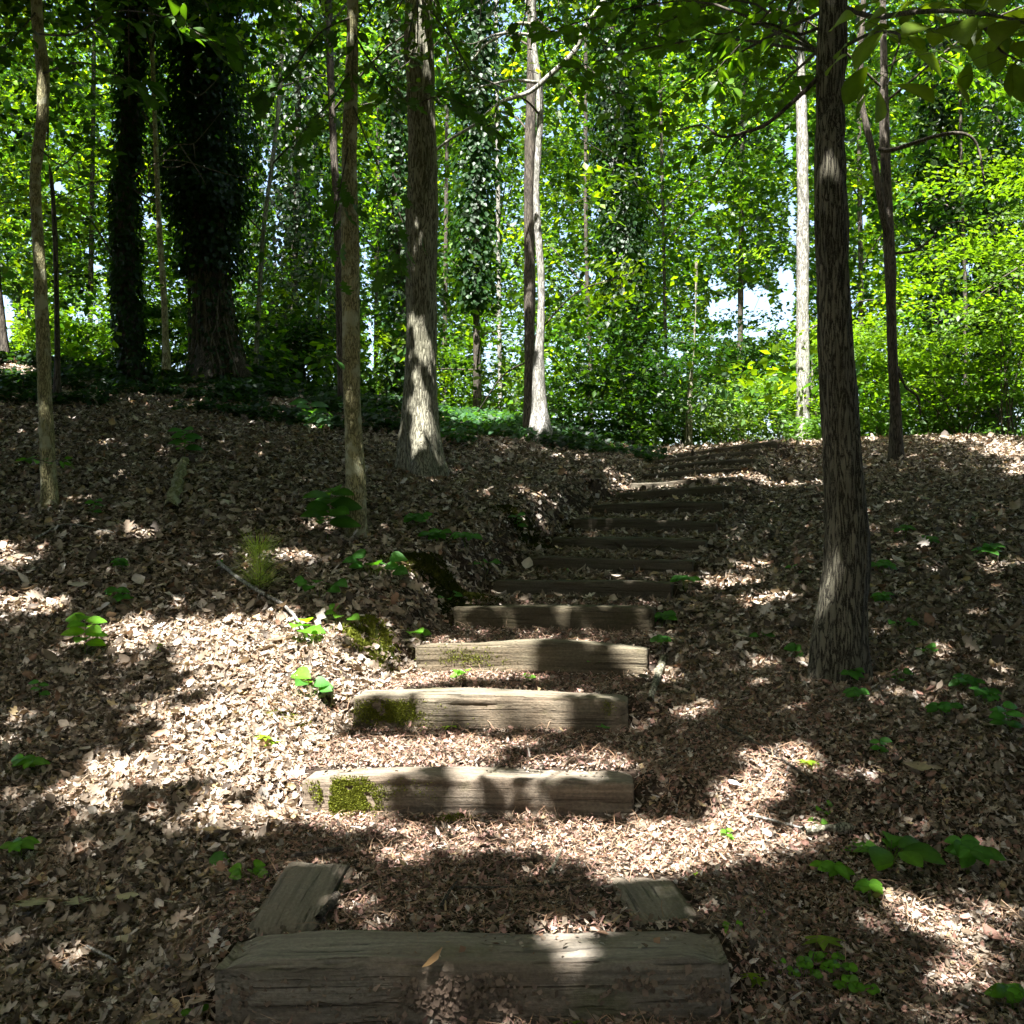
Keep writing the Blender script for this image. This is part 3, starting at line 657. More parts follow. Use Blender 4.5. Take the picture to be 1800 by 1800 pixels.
Cw = tree('C', 'tree', [(1411, 782, 30, 17), (1411, 740, 26, 17), (1411, 600, 23, 17), (1411, 450, 22, 17), (1411, 300, 21, 17), (1408, 140, 17, 17), (1406, 0, 14, 17), (1404, -300, 10, 17)],
     M_BARKP, 'pale straight tree catching sun behind the top of the steps', seg=36, dz=.06, rough=.012, fx=16, fz=4, flare=.5, top=15, seed=6)
Gw = tree('G', 'tree', [(950, 772, 42, 14), (948, 720, 30, 14), (947, 640, 19, 14), (951, 560, 14, 14), (951, 480, 13.5, 14), (945, 400, 13, 14), (943, 320, 13, 14), (949, 220, 13.5, 14), (947, 150, 13, 14), (939, 90, 11, 14), (935, 0, 11, 14), (930, -250, 9, 14)],
     M_BARKP, 'thin pale sunlit tree with a wavy trunk and bare forked limbs, centre', seg=36, dz=.05, rough=.006, flare=.9, top=12, seed=7)
branch(Gw, [(752, 276, 13.2), (790, 245, 13.3), (838, 218, 13.4), (880, 180, 13.5), (930, 162, 13.75), (965, 135, 13.8), (1010, 92, 13.8), (1030, 50, 13.8), (1062, 5, 13.8), (1085, -60, 13.8)], .016, .052, M_BARKP, 'limb', 9)
branch(Gw, [(940, 44, 13.95), (908, 42, 13.9), (885, 60, 13.8), (850, 80, 13.7), (825, 110, 13.6), (790, 125, 13.6)], .03, .008, M_BARKG)
branch(Gw, [(945, 145, 13.95), (900, 141, 13.8), (870, 146, 13.7), (825, 157, 13.6)], .026, .008, M_BARKP)
branch(Gw, [(937, 62, 13.95), (890, 58, 13.8), (855, 68, 13.7), (832, 86, 13.6)], .024, .008, M_BARKP)
branch(Gw, [(947, 200, 13.95), (925, 178, 13.8), (880, 152, 13.7), (810, 122, 13.6)], .018, .006, M_BARKD)
branch(Gw, [(940, 62, 14), (990, 52, 13.9), (1030, 32, 13.8)], .016, .005, M_BARKD)
branch(Gw, [(935, 25, 14), (925, 10, 13.9), (918, -20, 13.9)], .016, .008, M_BARKP)
G2 = tree('G2', 'tree', [(932, 772, 26, 15), (931, 650, 21, 15), (931, 500, 21, 15), (931, 350, 21, 15), (933, 200, 19, 15), (935, 0, 16, 15), (936, -300, 12, 15)],
     M_BARKD, 'dark straight trunk directly behind the thin pale wavy tree', seg=28, dz=.1, rough=.01, flare=.4, top=14, seed=8)

# ------------------------------------------------------------------ sunlit patches: gaps are cut in the crowns overhead to put sun here (photo pixels on the ground)
LITS = [(1500, 1640, 80, 20, 0), (1620, 1720, 90, 24, .3), (1350, 1700, 50, 14, 0), (1600, 1450, 40, 9, .2), (1700, 1330, 40, 8, 0), (1550, 1280, 30, 8, 0), (1650, 1150, 40, 9, .2), (1740, 1000, 40, 8, 0), (1330, 1000, 30, 7, 0), (1380, 1250, 50, 10, 0), (80, 1400, 60, 12, 0), (300, 1600, 50, 10, 0), (420, 1690, 50, 10, 0), (930, 1560, 60, 10, .2), (1000, 1485, 300, 30, 0), (980, 1660, 230, 26, 0), (1020, 1735, 90, 50, 0), (850, 1380, 260, 42, 0), (850, 1250, 230, 30, 0), (930, 1160, 190, 22, 0), (400, 1125, 260, 34, .0), (490, 1215, 175, 62, .35), (420, 1320, 150, 75, .2), (300, 1450, 170, 26, .1), (540, 1400, 110, 60, .2), (200, 1370, 110, 30, -.2), (640, 1200, 110, 26, .1),
        (30, 1070, 90, 22, 0), (20, 985, 40, 22, 0), (240, 945, 48, 12, 0), (500, 985, 55, 10, 0), (40, 1270, 25, 12, 0), (150, 1510, 110, 18, .1),
        (640, 1345, 130, 26, 0), (690, 1240, 90, 18, 0), (780, 1135, 60, 10, 0), (900, 1150, 30, 14, 0), (990, 1150, 28, 14, 0), (850, 1190, 120, 9, 0), (935, 1075, 22, 10, 0), (860, 1085, 22, 12, 0),
        (780, 1310, 160, 14, 0), (860, 1355, 200, 10, .02), (1085, 1375, 40, 16, 0), (985, 1245, 10, 25, 0), (855, 1400, 8, 30, 0), (900, 1390, 7, 30, 0), (955, 1380, 9, 30, 0),
        (790, 1500, 150, 22, -.12), (900, 1480, 120, 18, -.25), (620, 1600, 70, 28, -.5), (500, 1560, 60, 18, -.6), (640, 1450, 90, 16, 0), (1040, 1510, 130, 20, -.1),
        (1290, 1480, 150, 46, .1), (1180, 1530, 110, 26, -.1), (1330, 1385, 100, 38, -.5), (1420, 1470, 90, 20, .2), (1215, 1265, 75, 15, -.3), (1155, 1190, 70, 14, .1), (1290, 1168, 60, 12, .15), (1300, 1330, 50, 16, -.3),
        (990, 1655, 140, 22, .05), (1030, 1730, 40, 50, 0), (790, 1650, 60, 10, 0), (1000, 1795, 260, 12, 0), (1290, 1785, 90, 22, 0), (1200, 1640, 50, 10, 0), (1230, 1600, 60, 14, 0),
        (1650, 1640, 110, 34, .5), (1760, 1590, 60, 30, 0), (1560, 1780, 110, 30, .3), (1540, 1125, 22, 16, 0), (1700, 1080, 40, 10, .3),
        (1770, 792, 60, 14, .1), (1690, 778, 60, 6, 0), (1790, 830, 30, 10, 0), (855, 738, 60, 18, 0), (1050, 850, 45, 6, .3), (965, 885, 50, 6, .3), (1110, 775, 40, 8, 0), (700, 1010, 30, 8, 0), (560, 755, 30, 6, 0),
        (30, 655, 30, 16, 0), (200, 1630, 120, 8, .2), (100, 1700, 60, 12, 0), (560, 1740, 60, 8, 0), (1170, 1395, 40, 8, 0), (1450, 1560, 50, 10, 0)]
def lit_mask(px, py):
    m = np.full(px.shape, -9.)
    for cx, cy, rx, ry, a in LITS:
        dx, dy = px - cx, py - cy; u = (dx * math.cos(a) + dy * math.sin(a)) / 1.25; v = (-dx * math.sin(a) + dy * math.cos(a)) / 1.3
        m = np.maximum(m, 1 - (u / rx) ** 2 - (v / ry) ** 2)
    return m
# beams cut through the leaves to put sun on trunks and foliage: (px, py, d, radius m)
BEAMS = [(1465, 190, 5.1, .12), (1462, 230, 5.1, .09), (1470, 160, 5.1, .07), (735, 590, 10.8, .17), (745, 720, 10.8, .2), (722, 745, 10.8, .12), (733, 650, 10.8, .1), (745, 20, 10.8, .22), (740, 800, 10.8, .1),
         (620, 740, 7.9, .13), (613, 690, 7.9, .12), (612, 770, 7.9, .08), (72, 420, 8.4, .08), (88, 825, 8.4, .1), (620, 60, 7.9, .1), (66, 130, 8.4, .1)]
for yy in (-10, 20, 50, 80, 110, 150, 180, 235, 270, 290, 380, 440, 500, 560, 590, 640, 700, 760): BEAMS.append((947, yy, 13.9, .19))
for yy in range(120, 780, 30):
    if yy not in (240, 360, 390, 540): BEAMS.append((1409 + (yy // 30 % 3 - 1) * 4, yy, 16.8, .25))
for xx, yy in ((838, 218), (880, 180), (970, 130), (1010, 92), (1040, 40), (880, 60), (860, 142), (790, 245)): BEAMS.append((xx, yy, 13.7, .16))
BEAMS += [(1770, 480, 15, 1.6), (1690, 620, 15.5, 1.4), (1560, 650, 16.5, 1.2), (1620, 760, 16, 1.), (1455, 680, 18.5, 1.), (1350, 740, 17.5, .9), (1275, 730, 17, .7), (850, 690, 19, 1.), (870, 740, 16.5, .5), (650, 640, 20, 1.), (480, 560, 20, 1.2), (60, 590, 18, 1.3), (170, 610, 18.5, 1.), (470, 300, 22, 1.8), (1250, 80, 14, 1.6), (1000, 60, 13, 1.2), (560, 440, 20, 1.2), (130, 330, 22, 2.), (820, 400, 22, 1.6), (1180, 330, 22, 1.4), (1600, 330, 22, 1.6), (1010, 300, 20, 1.), (640, 180, 16, .9), (950, 600, 22, 1.), (1100, 660, 18, .5), (1330, 330, 20, 1.2)]
BEAMS += [(1300, 90, 5.3, .28), (1200, 40, 6, .28), (1260, 150, 5.6, .18), (330, 60, 6.6, .25), (320, 90, 6.6, .15), (240, 150, 7, .12), (1640, 60, 3.8, .12), (1560, 110, 3.7, .1)] + [(1010 + 50 * i, 60 + 45 * (i % 3), 10, .22) for i in range(9)]
rb = np.random.default_rng(21)
for _ in range(85): BEAMS.append((rb.uniform(-50, 1850) ** 1.0 if rb.random() < .45 else rb.uniform(600, 1850), rb.uniform(-20, 720), rb.uniform(15, 27), rb.uniform(.35, 1.2)))
BP = np.array([P(a, b, c) for a, b, c, r in BEAMS]); BR = np.array([b[3] for b in BEAMS])
def sun_gap(Pn):
    """True for leaves to be cut away so sun reaches a chosen patch"""
    t = (Pn[:, 2] - .8) / SUN[2]
    for _ in range(7):
        q = Pn - SUN * t[:, None]; t = t + (q[:, 2] - H(q[:, 0], q[:, 1])) / SUN[2] * .8
    q = Pn - SUN * t[:, None]; yy = np.maximum(q[:, 1], .5)
    px, py = topx(q[:, 0], yy, q[:, 2]); m = lit_mask(px, py)
    nz = (fbm(q[:, 0] * 3.2, q[:, 1] * 3.2, 0.7, 3) - .5) * 1.6 + (fbm(q[:, 0] * 13, q[:, 1] * 13, 4.7, 2) - .5) * 1.6
    out = (m * 1.15 + nz > .0) & (m > -.9) & (q[:, 1] > 1.0)
    for b, r in zip(BP, BR):
        v = Pn - b; s = v @ SUN; dd = np.linalg.norm(v - s[:, None] * SUN, axis=1); out |= (dd < r) & (s > 1.1 * r)
    return out

# ------------------------------------------------------------------ the unseen canopy overhead, shaped for its shade, shared out to the crowns of the standing trees
def share(pts, keys):
    c = np.array([TREES[k]['base'][:2] for k in keys]); return ((pts[:, None, :2] - c[None]) ** 2).sum(-1).argmin(1)
def clumps(K, per, lo, hi, flat=.35, rad=.55):
    c = rng.uniform(lo, hi, (K, 3)); r = rad * rng.uniform(.6, 1.5, K)
    off = rng.normal(size=(K, per, 3)) * r[:, None, None] * np.array([.6, .6, .6 * flat])
    return (c[:, None] + off).reshape(-1, 3), np.repeat(np.arange(K), per)
ZT = [(-11, -5), (-4.5, -9.5), (4, -10), (11, -4), (14, 5), (-15, 4)]  # trees added out of view to block sky light from behind and beside
for k, (zx, zy) in enumerate(ZT):
    gz = float(H(zx, zy)); f = lambda z, wd: (CX + zx * F / zy, HY - (z - CZ) * F / zy, wd * F / zy, zy)
    tree('Z%d' % k, 'tree', [f(gz, .4), f(gz + 3, .3), f(gz + 7, .26)], M_BARKD, 'unseen leafy tree added outside the picture to block sky light', 'unseen trees added around the viewpoint for shade', seg=14, dz=.3, rough=.006, top=11, seed=k)
    n = 26000; cc_ = rng.normal(size=(400, 3)) * np.array([2.1, 2.1, 2.6]) + np.array([zx, zy, 5.2]); p = cc_[rng.integers(0, 400, n)] + rng.normal(size=(n, 3)) * np.array([.5, .5, .2])
    p = p[p[:, 2] > gz + .3]; px_, py_ = topx(p[:, 0], np.maximum(p[:, 1], .1), p[:, 2]); p = p[~((p[:, 1] > 0) & (px_ > -250) & (px_ < 2050))]; p = p[~sun_gap(p)]
    TREES['Z%d' % k]['S'].leaves(T_WIDE, p, frames(len(p), np.array([0, 0, 1.]), .5), .18 * rng.uniform(.7, 1.3, len(p)), greens(len(p))); TREES['Z%d' % k]['n'] = 1
near = ['A', 'D', 'E', 'F', 'B', 'C', 'G'] + ['Z%d' % k for k in range(6)]
pts, ci = clumps(5200, 60, (-15, -11, 7.6), (15, 16, 11.5), .3, .8)
vis = (pts[:, 1] > .3) & (np.abs(pts[:, 0]) < pts[:, 1] * .62 + .5) & ((pts[:, 2] - CZ) < pts[:, 1] * .56)
pts = pts[~vis]; gap = sun_gap(pts); pts = pts[~gap]
own = share(pts, near)
for k, key in enumerate(near):
    p = pts[own == k]; TREES[key]['S'].leaves(T_WIDE, p, frames(len(p), np.array([0, 0, 1.]), .5), .19 * rng.uniform(.7, 1.3, len(p)), greens(len(p)))
print('canopy', len(pts), round(time.time() - T0, 1))

# ------------------------------------------------------------------ trees of the wood behind
def bg(key, pts, label, mat=M_BARKD, group=None, **kw):
    kw.setdefault('seg', 16); kw.setdefault('dz', .2); kw.setdefault('rough', .008); kw.setdefault('flare', .5); kw.setdefault('top', 15)
    return tree(key, 'tree', pts, mat, label, group, seed=len(TREES) + 1, **kw)
bg('H', [(385, 655, 96, 16), (380, 600, 78, 16), (372, 540, 68, 16), (366, 400, 62, 16), (360, 250, 60, 16), (352, 100, 62, 16), (348, -100, 58, 16)], 'massive old tree wrapped in pale hanging vines, left background', seg=60, dz=.06, rough=.03, flare=1.1)
bg('I', [(238, 700, 50, 15), (228, 600, 38, 15), (221, 500, 34, 15), (220, 350, 33, 15), (228, 200, 31, 15), (236, 0, 28, 15), (240, -200, 26, 15)], 'ivy clad dark trunk between the kinked pale tree and the massive vine tree')
bg('J', [(292, 620, 13, 14.5), (287, 500, 11, 14.5), (280, 400, 11, 14.5), (275, 280, 10, 14.5), (268, 100, 9, 14.5), (262, -50, 8, 14.5)], 'thin upright trunk between the ivy clad trunk and the massive vine tree', M_BARKL)
bg('K', [(450, 650, 11, 17), (454, 550, 9, 17), (464, 400, 9, 17), (478, 290, 9, 17), (490, 180, 8, 17), (500, 0, 7, 17)], 'slim leaning trunk just right of the massive vine tree', M_BARKG)
bg('L', [(602, 700, 17, 14), (598, 560, 16, 14), (594, 400, 17, 14), (586, 250, 15, 14), (580, 100, 14, 14), (575, -100, 12, 14)], 'dark trunk half hidden behind the slim mottled tree')
bg('M', [(704, 700, 24, 18), (702, 560, 24, 18), (700, 400, 23, 18), (698, 200, 22, 18), (697, -50, 20, 18)], 'dark trunk half hidden behind the left side of the thick straight tree')
bg('N', [(839, 722, 17, 18), (838, 600, 14, 18), (837, 450, 13, 18), (838, 300, 13, 18), (840, 0, 12, 18)], 'dark trunk, ivy higher up, midway between the thick tree and the pale wavy one')
bg('O', [(1112, 740, 50, 20), (1105, 560, 44, 20), (1095, 400, 42, 20), (1086, 200, 40, 20), (1078, -50, 36, 20)], 'tall trunk covered in a column of ivy, behind the middle of the steps')
bg('Pp', [(1210, 785, 16, 16.5), (1213, 690, 11, 16.5), (1219, 600, 8, 16.5), (1224, 480, 6, 16.5)], 'thin broken reddish stem standing at the far left of the step tops', M_BARKG, top=4.6)
bg('Q', [(1740, 770, 26, 21), (1742, 600, 30, 21), (1745, 400, 32, 21), (1746, 200, 32, 21), (1747, -50, 30, 21)], 'ivy covered trunk far back near the right edge')
bg('R', [(101, 665, 13, 12.5), (100, 560, 10, 12.5), (97, 420, 9, 12.5), (90, 310, 8, 12.5), (83, 200, 6, 12.5)], 'thin dark sapling stem close to the right of the kinked pale tree', top=6)
bg('Ss', [(515, 660, 13, 20), (517, 500, 12, 20), (522, 300, 12, 20), (526, 0, 11, 20)], 'dark trunk in a black ivy mass, between the slim leaning trunk and the mottled tree')
bg('T1', [(880, 730, 9, 22), (878, 600, 8, 22), (876, 400, 8, 22), (872, 0, 7, 22)], 'thin pale trunk lit at its foot, far back left of the pale wavy tree', M_BARKP)
bg('U', [(12, 640, 20, 16), (2, 570, 17, 16), (-10, 450, 16, 16), (-20, 200, 15, 16)], 'leaning dark trunk cut by the left edge of the photo')
bg('V', [(1652, 770, 30, 19), (1652, 600, 30, 19), (1650, 400, 30, 19), (1648, 150, 28, 19), (1648, -50, 26, 19)], 'dark ivy column between the two stemmed tree and the right edge')
bg('W', [(1700, 775, 9, 18), (1698, 650, 8, 18), (1696, 500, 7, 18), (1690, 300, 6, 18)], 'slender dark stem in the bright shrubs near the right edge')
bg('X1', [(1172, 770, 7, 19), (1170, 600, 7, 19), (1166, 400, 6, 19), (1160, 100, 6, 19)], 'very thin dark stem left of the broken reddish stem')
bg('X2', [(1040, 770, 8, 21), (1036, 600, 8, 21), (1030, 400, 7, 21), (1030, 0, 7, 21)], 'very thin stem in the dark leaves right of the pale wavy tree')
bg('X3', [(1430, 785, 13, 17.6), (1429, 720, 12, 17.6), (1427, 640, 9, 17.6)], 'splintered dead snag standing against the pale straight tree', M_BARKG, top=4.4)
bg('X4', [(780, 725, 8, 23), (783, 500, 8, 23), (786, 200, 7, 23)], 'thin distant stem showing just right of the thick straight tree')
bg('X5', [(158, 650, 9, 19), (160, 450, 9, 19), (164, 200, 8, 19)], 'thin distant stem behind, left of the ivy clad trunk')
bg('X6', [(660, 690, 8, 22), (662, 500, 8, 22), (665, 200, 7, 22)], 'thin distant stem between the slim mottled tree and the thick tree')
bg('X7', [(1300, 775, 10, 23), (1302, 500, 10, 23), (1306, 200, 9, 23)], 'thin distant trunk in the dark leaves left of the pale straight tree')
bg('X8', [(1515, 775, 9, 21), (1513, 500, 9, 21), (1510, 200, 8, 21)], 'thin distant stem between the furrowed tree and the two stemmed tree')
print('trunks', round(time.time() - T0, 1))

def interp_tr(key, z):
    t = TREES[key]; c = t['c']; return np.stack([np.interp(z, c[:, 2], c[:, 0]), np.interp(z, c[:, 2], c[:, 1])], 1), np.interp(z, c[:, 2], t['r'])
def ivy(key, z0, z1, n, thick=.12, size=.085, bright=.75, lump=1.0):
    z = rng.uniform(z0, z1, n); c, r = interp_tr(key, z); th = rng.uniform(0, 2 * np.pi, n)
    rr = r + thick * rng.uniform(.1, 1, n) * (.3 + lump * 1.6 * fbm(np.cos(th) * 1.5 + 5, np.sin(th) * 1.5 + z * 1.1, z * .7, 2))
    p = np.stack([c[:, 0] + np.cos(th) * rr, c[:, 1] + np.sin(th) * rr, z], 1)
    nn = np.stack([np.cos(th), np.sin(th), np.full(n, .55)], 1); S = Soup()
    R = frames_dir(np.stack([np.cos(th) * .5, np.sin(th) * .5, np.full(n, -1.)], 1) + rng.normal(size=(n, 3)) * .35, nn, .35)
    S.leaves(T_WIDE, p, R, size * rng.uniform(.6, 1.3, n), np.array([.03, .085, .02]) * rng.uniform(.6, 1.4, (n, 1)) * bright)
    b = TREES[key]['base']; mk_obj('ivy', S.build('ivy', M_LEAF, b), TREES[key]['root'])
ivy('I', 2.3, 11, 9000, .09, .07, .6)
ivy('H', 6.6, 13, 20000, .5, .08, .5, 1.0)
def ivy_more(key, z0, z1, n, **k): ivy(key, z0, z1, n, **k)
ivy_more('H', 3.2, 7.2, 1900, thick=.12, size=.075, bright=.5); ivy_more('H', 2.4, 3.6, 900, thick=.2, size=.08, bright=.5); ivy_more('H', 5.6, 7.4, 3200, thick=.3, size=.08, bright=.45)
ivy('O', 4.0, 14, 14000, .3, .09, .6); ivy('Q', 2.5, 14, 12000, .3, .09, .6); ivy('V', 2.5, 12, 11000, .3, .09, .6)
ivy('M', 3, 12, 5000, .25, .1); ivy('N', 5.5, 12, 5000, .35, .1); ivy('Ss', 3.4, 12, 12000, 1.1, .1, .5, 1.4)
# hanging vine stems on the massive tree
for k in range(26):
    S = Soup(); th = rng.uniform(-math.pi, 0); zz = np.linspace(rng.uniform(2.6, 3.2), rng.uniform(5.2, 8), 9)
    c, r = interp_tr('H', zz); th2 = th + np.cumsum(rng.normal(size=9) * .17); r = r * (1 + .25 * np.exp(-(zz - 2.8) / .6)) + .02 + rng.uniform(0, .03, 9)
    tube(S, np.stack([c[:, 0] + np.cos(th2) * r, c[:, 1] + np.sin(th2) * r, zz], 1) - TREES['H']['base'], [.024, .013, .016], seg=5)
    mk_obj('vine', S.build('vine', M_VINE, smooth=True), TREES['H']['root'])
# dead pale twigs in front of the massive tree
for pl in ([(278, 282, 13), (298, 262, 13), (316, 254, 13), (340, 252, 13), (362, 230, 13), (389, 196, 13)], [(316, 254, 13), (330, 275, 13), (348, 300, 13), (362, 325, 13)], [(232, 310, 13.2), (262, 294, 13.1), (290, 282, 13), (330, 285, 13), (370, 298, 13), (420, 310, 13), (455, 308, 13), (480, 290, 13)],
           [(285, 293, 13), (312, 294, 13), (330, 286, 13)], [(330, 160, 13), (350, 168, 13), (372, 150, 13), (386, 134, 13)], [(265, 290, 13), (260, 320, 13), (258, 345, 13)], [(340, 252, 13), (343, 278, 13)]):
    S = Soup(); bb = TREES['J']['base']; tube(S, np.array([P(*q) for q in pl]) - bb, [.011, .004], seg=5); mk_obj('twig', S.build('twig', M_VINE, smooth=True), TREES['J']['root'])

# crowns filling the wood behind; holes where the photo shows sky
GAPS = [(1388, 270, 12, 40), (1392, 400, 9, 60), (1380, 520, 20, 60), (1330, 545, 62, 36), (1270, 545, 36, 26), (1255, 500, 26, 14), (1300, 585, 50, 14), (1050, 375, 14, 20), (1045, 480, 12, 10), (655, 590, 14, 60), (640, 470, 10, 60),
        (475, 300, 18, 50), (488, 420, 12, 50), (540, 650, 10, 30), (150, 560, 30, 14), (1700, 480, 22, 22), (1610, 360, 14, 10), (1790, 225, 12, 24), (858, 340, 12, 20), (170, 470, 14, 14), (440, 245, 12, 30),
        (230, 20, 30, 12), (420, 30, 60, 16), (10, 560, 20, 40), (1515, 380, 10, 30), (1340, 60, 10, 8), (560, 330, 12, 30), (690, 560, 8, 40), (1180, 620, 16, 10), (860, 620, 10, 40)]
def sky_gap(p, grow=1.0):
    px, py = topx(p[:, 0], np.maximum(p[:, 1], .5), p[:, 2]); m = np.full(len(p), -9.)
    for cx, cy, rx, ry in GAPS: m = np.maximum(m, 1 - ((px - cx) / (rx * grow)) ** 2 - ((py - cy) / (ry * grow)) ** 2)
    nz = (fbm(px / 22., py / 22., 1.7, 2) - .5) * 2.4
    sp = fbm(px / 26., py / 26., 8.2, 3)          # many small openings
    out = (m + nz > .15) & (m > -1.2) | (sp > .72)
    for x0, x1, y0, y1, dm in ((338, 424, 330, 645, 16.2), (1396, 1428, 150, 780, 17.2), (915, 962, 0, 770, 15.2), (700, 775, 0, 800, 12)):
        out |= (px > x0) & (px < x1) & (py > y0) & (py < y1) & (p[:, 1] < dm)
    return out
keysbg = [k for k in TREES if k[0] != 'Z' and k not in ('A', 'Pp', 'X3', 'R', 'U')]
K = 8200; per = 62
px = rng.uniform(-330, 2130, K); py = rng.uniform(-420, 745, K) ; dd = rng.uniform(15.2 ** .8, 34 ** .8, K) ** (1 / .8)
hi = (py < 60) & (rng.random(K) < .4); dd[hi] = rng.uniform(12, 17, hi.sum())
cc = np.stack([(px - CX) * dd / F, dd, CZ - (py - HY) * dd / F], 1)
keep = (cc[:, 2] > 1.6 + .0 * dd) & (fbm(cc[:, 0] * .5, cc[:, 1] * .5, cc[:, 2] * .6, 2) > .33); cc = cc[keep]; K = len(cc)
r = .55 * rng.uniform(.6, 1.6, K); off = rng.normal(size=(K, per, 3)) * r[:, None, None] * np.array([.75, .75, .26])
pts = (cc[:, None] + off).reshape(-1, 3); ci = np.repeat(np.arange(K), per)
pts2, ci2 = clumps(4200, 55, (-20, 14, 10), (20, 36, 17), .3, 1.1)
pts3, ci3 = clumps(1300, 55, (-18, 13, 8.5), (1, 24, 12), .3, 1.0); vv = (pts3[:, 2] - CZ) < pts3[:, 1] * .5; pts3, ci3 = pts3[~vv], ci3[~vv]  # unseen clumps above the frame, added to shade the left background
pts = np.concatenate([pts, pts2, pts3]); ci = np.concatenate([ci, ci2 + K, ci3 + K + 4200]); K2 = K + 5500
gap = sky_gap(pts) | sun_gap(pts); pts = pts[~gap]; ci = ci[~gap]
szc = rng.lognormal(0, .22, K2); own = share(pts, keysbg); tint = rng.integers(0, len(GREENS), K2); br = rng.lognormal(0, .4, K2); tilt = unit(rng.normal(size=(K2, 3)) * .3 + np.array([0, 0, 1]))
for k, key in enumerate(keysbg):
    m = own == k; p = pts[m]; c_ = ci[m]; T = TREES[key]
    if len(p) == 0: continue
    T['S'].leaves(T_FAR, p, frames(len(p), tilt[c_], .45), (.125 + .0018 * (p[:, 1] - 15)) * rng.uniform(.6, 1.35, len(p)) * szc[c_], greens(len(p), tint[c_]) * br[c_][:, None])
for k, key in enumerate(keysbg):
    T = TREES[key]
    if key in ('E', 'F', 'D', 'G'): continue
    cand = cc[np.linalg.norm(cc[:, :2] - T['base'][:2], axis=1) < 2.6]
    for q in cand[rng.permutation(len(cand))[:8]]:
        z0 = max(T['base'][2] + 1.2, q[2] - rng.uniform(.4, 1.6)); c0 = interp_tr(key, np.array([z0]))[0][0]; a = np.array([c0[0], c0[1], z0]); v = q - a
        S = Soup(); mid = a + v * .5 + np.array([0, 0, .12 * np.linalg.norm(v)]); tube(S, np.array([a, mid, q, q + v * .15 + rng.normal(size=3) * .1]) - T['base'], [.018, .004], seg=5); mk_obj('branch', S.build('branch', M_BARKD, smooth=True), T['root'])
print('background', len(pts), round(time.time() - T0, 1))

def finish_crowns():
    for key, T in TREES.items():
        if T['S'].n: mk_obj('crown', T['S'].build('crown', M_LEAF, T['base']), T['root'])

# ------------------------------------------------------------------ shrubs and undergrowth
def shrub(px, py, d, wpx, hpx, n, label, col=None, name='shrub', size=.09, flat=.1, sprays=None, stems=6, group='leafy shrubs along the crest'):
    b = P(px, py, d); b[2] = H(b[0], b[1]); r = thing(name, b, label, 'shrub', group)
    W_, Hh = wpx * d / F, hpx * d / F; z0 = P(px, py, d)[2]
    n = int(n * .75); m = sprays or max(6, n // 120); c = rng.uniform(-1, 1, (m, 3)) * np.array([W_ / 2, min(W_, 2.0) / 2, .5]); c[:, 2] = rng.uniform(.05, 1, m) * Hh
    c[:, :2] *= np.sqrt(np.clip(1.15 - (c[:, 2:] / Hh - .45) ** 2 * 1.6, .1, 1)); c += np.array([0, 0, z0 - b[2]]); kk = fbm((c[:, 0] + b[0]) * 1.1, (c[:, 1] + b[1]) * 1.1, (c[:, 2] + b[2]) * 1.6, 2) > .40; c = c[kk] if kk.sum() > 4 else c; m = len(c)
    ci = rng.integers(0, m, n); rr = .42 * rng.uniform(.6, 1.5, m)
    p = c[ci] + rng.normal(size=(n, 3)) * rr[ci][:, None] * np.array([.8, .8, flat]); p[:, 2] = np.maximum(p[:, 2], .02 + H(p[:, 0] + b[0], p[:, 1] + b[1]) - b[2])
    g_ = sky_gap(p + b) & (np.random.default_rng(1).random(n) < .7) ; p = p[~g_]; ci = ci[~g_]; n = len(p)
    tl = unit(rng.normal(size=(m, 3)) * .25 + np.array([0, -.1, 1])); S = Soup()
    base_c = GREENS[rng.integers(0, len(GREENS), m)] if col is None else np.array(col) * rng.uniform(.7, 1.3, (m, 1))
    S.leaves(T_FAR, p, frames(n, tl[ci], .35), size * rng.uniform(.65, 1.3, n), base_c[ci] * rng.uniform(.75, 1.25, (n, 1)))
    mk_obj('foliage', S.build('foliage', M_LEAF), r)
    S = Soup(); 
    for k in range(min(stems, m)):
        e = c[k]; tube(S, [np.array([rng.normal() * .05, rng.normal() * .05, -.05]), e * np.array([.35, .35, .5]) + rng.normal(size=3) * .04, e], [.014, .004], seg=5)
    mk_obj('stem', S.build('stem', M_BARKD, smooth=True), r)
    return r
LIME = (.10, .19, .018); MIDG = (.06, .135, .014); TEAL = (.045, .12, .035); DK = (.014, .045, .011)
shrub(1770, 700, 15.0, 260, 400, 6500, 'tall lime green shrub with layered sprays at the right edge', LIME, size=.10, flat=.06)
shrub(1690, 640, 15.5, 330, 120, 3400, 'bright spreading shrub below the tall lime one, left of the right edge', LIME, size=.10, flat=.06)
shrub(1545, 760, 16.5, 150, 190, 4200, 'sunny pale green shrub directly behind the two stemmed thin tree', LIME, size=.09)
shrub(1640, 770, 16.0, 160, 130, 2200, 'yellow green shrub low on the crest between the two stemmed tree and the right edge', LIME)
shrub(1770, 770, 15.2, 150, 110, 2000, 'low leafy shrub on the crest in the bottom of the bright right edge thicket', MIDG)
shrub(1455, 770, 18.5, 130, 200, 3600, 'bright shrub showing between the pale straight tree and the furrowed trunk', LIME)
shrub(1365, 775, 17.5, 90, 110, 3200, 'sunlit yellow shrub directly behind the topmost timber', LIME)
shrub(1275, 780, 16.8, 90, 110, 2600, 'whitish green small leaved shrub left of the topmost timber', (.13, .2, .08), size=.07)
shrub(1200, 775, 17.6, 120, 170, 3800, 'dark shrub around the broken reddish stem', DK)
shrub(1110, 780, 17.0, 170, 200, 4800, 'broad dark shrub below the ivy column behind the steps', DK)
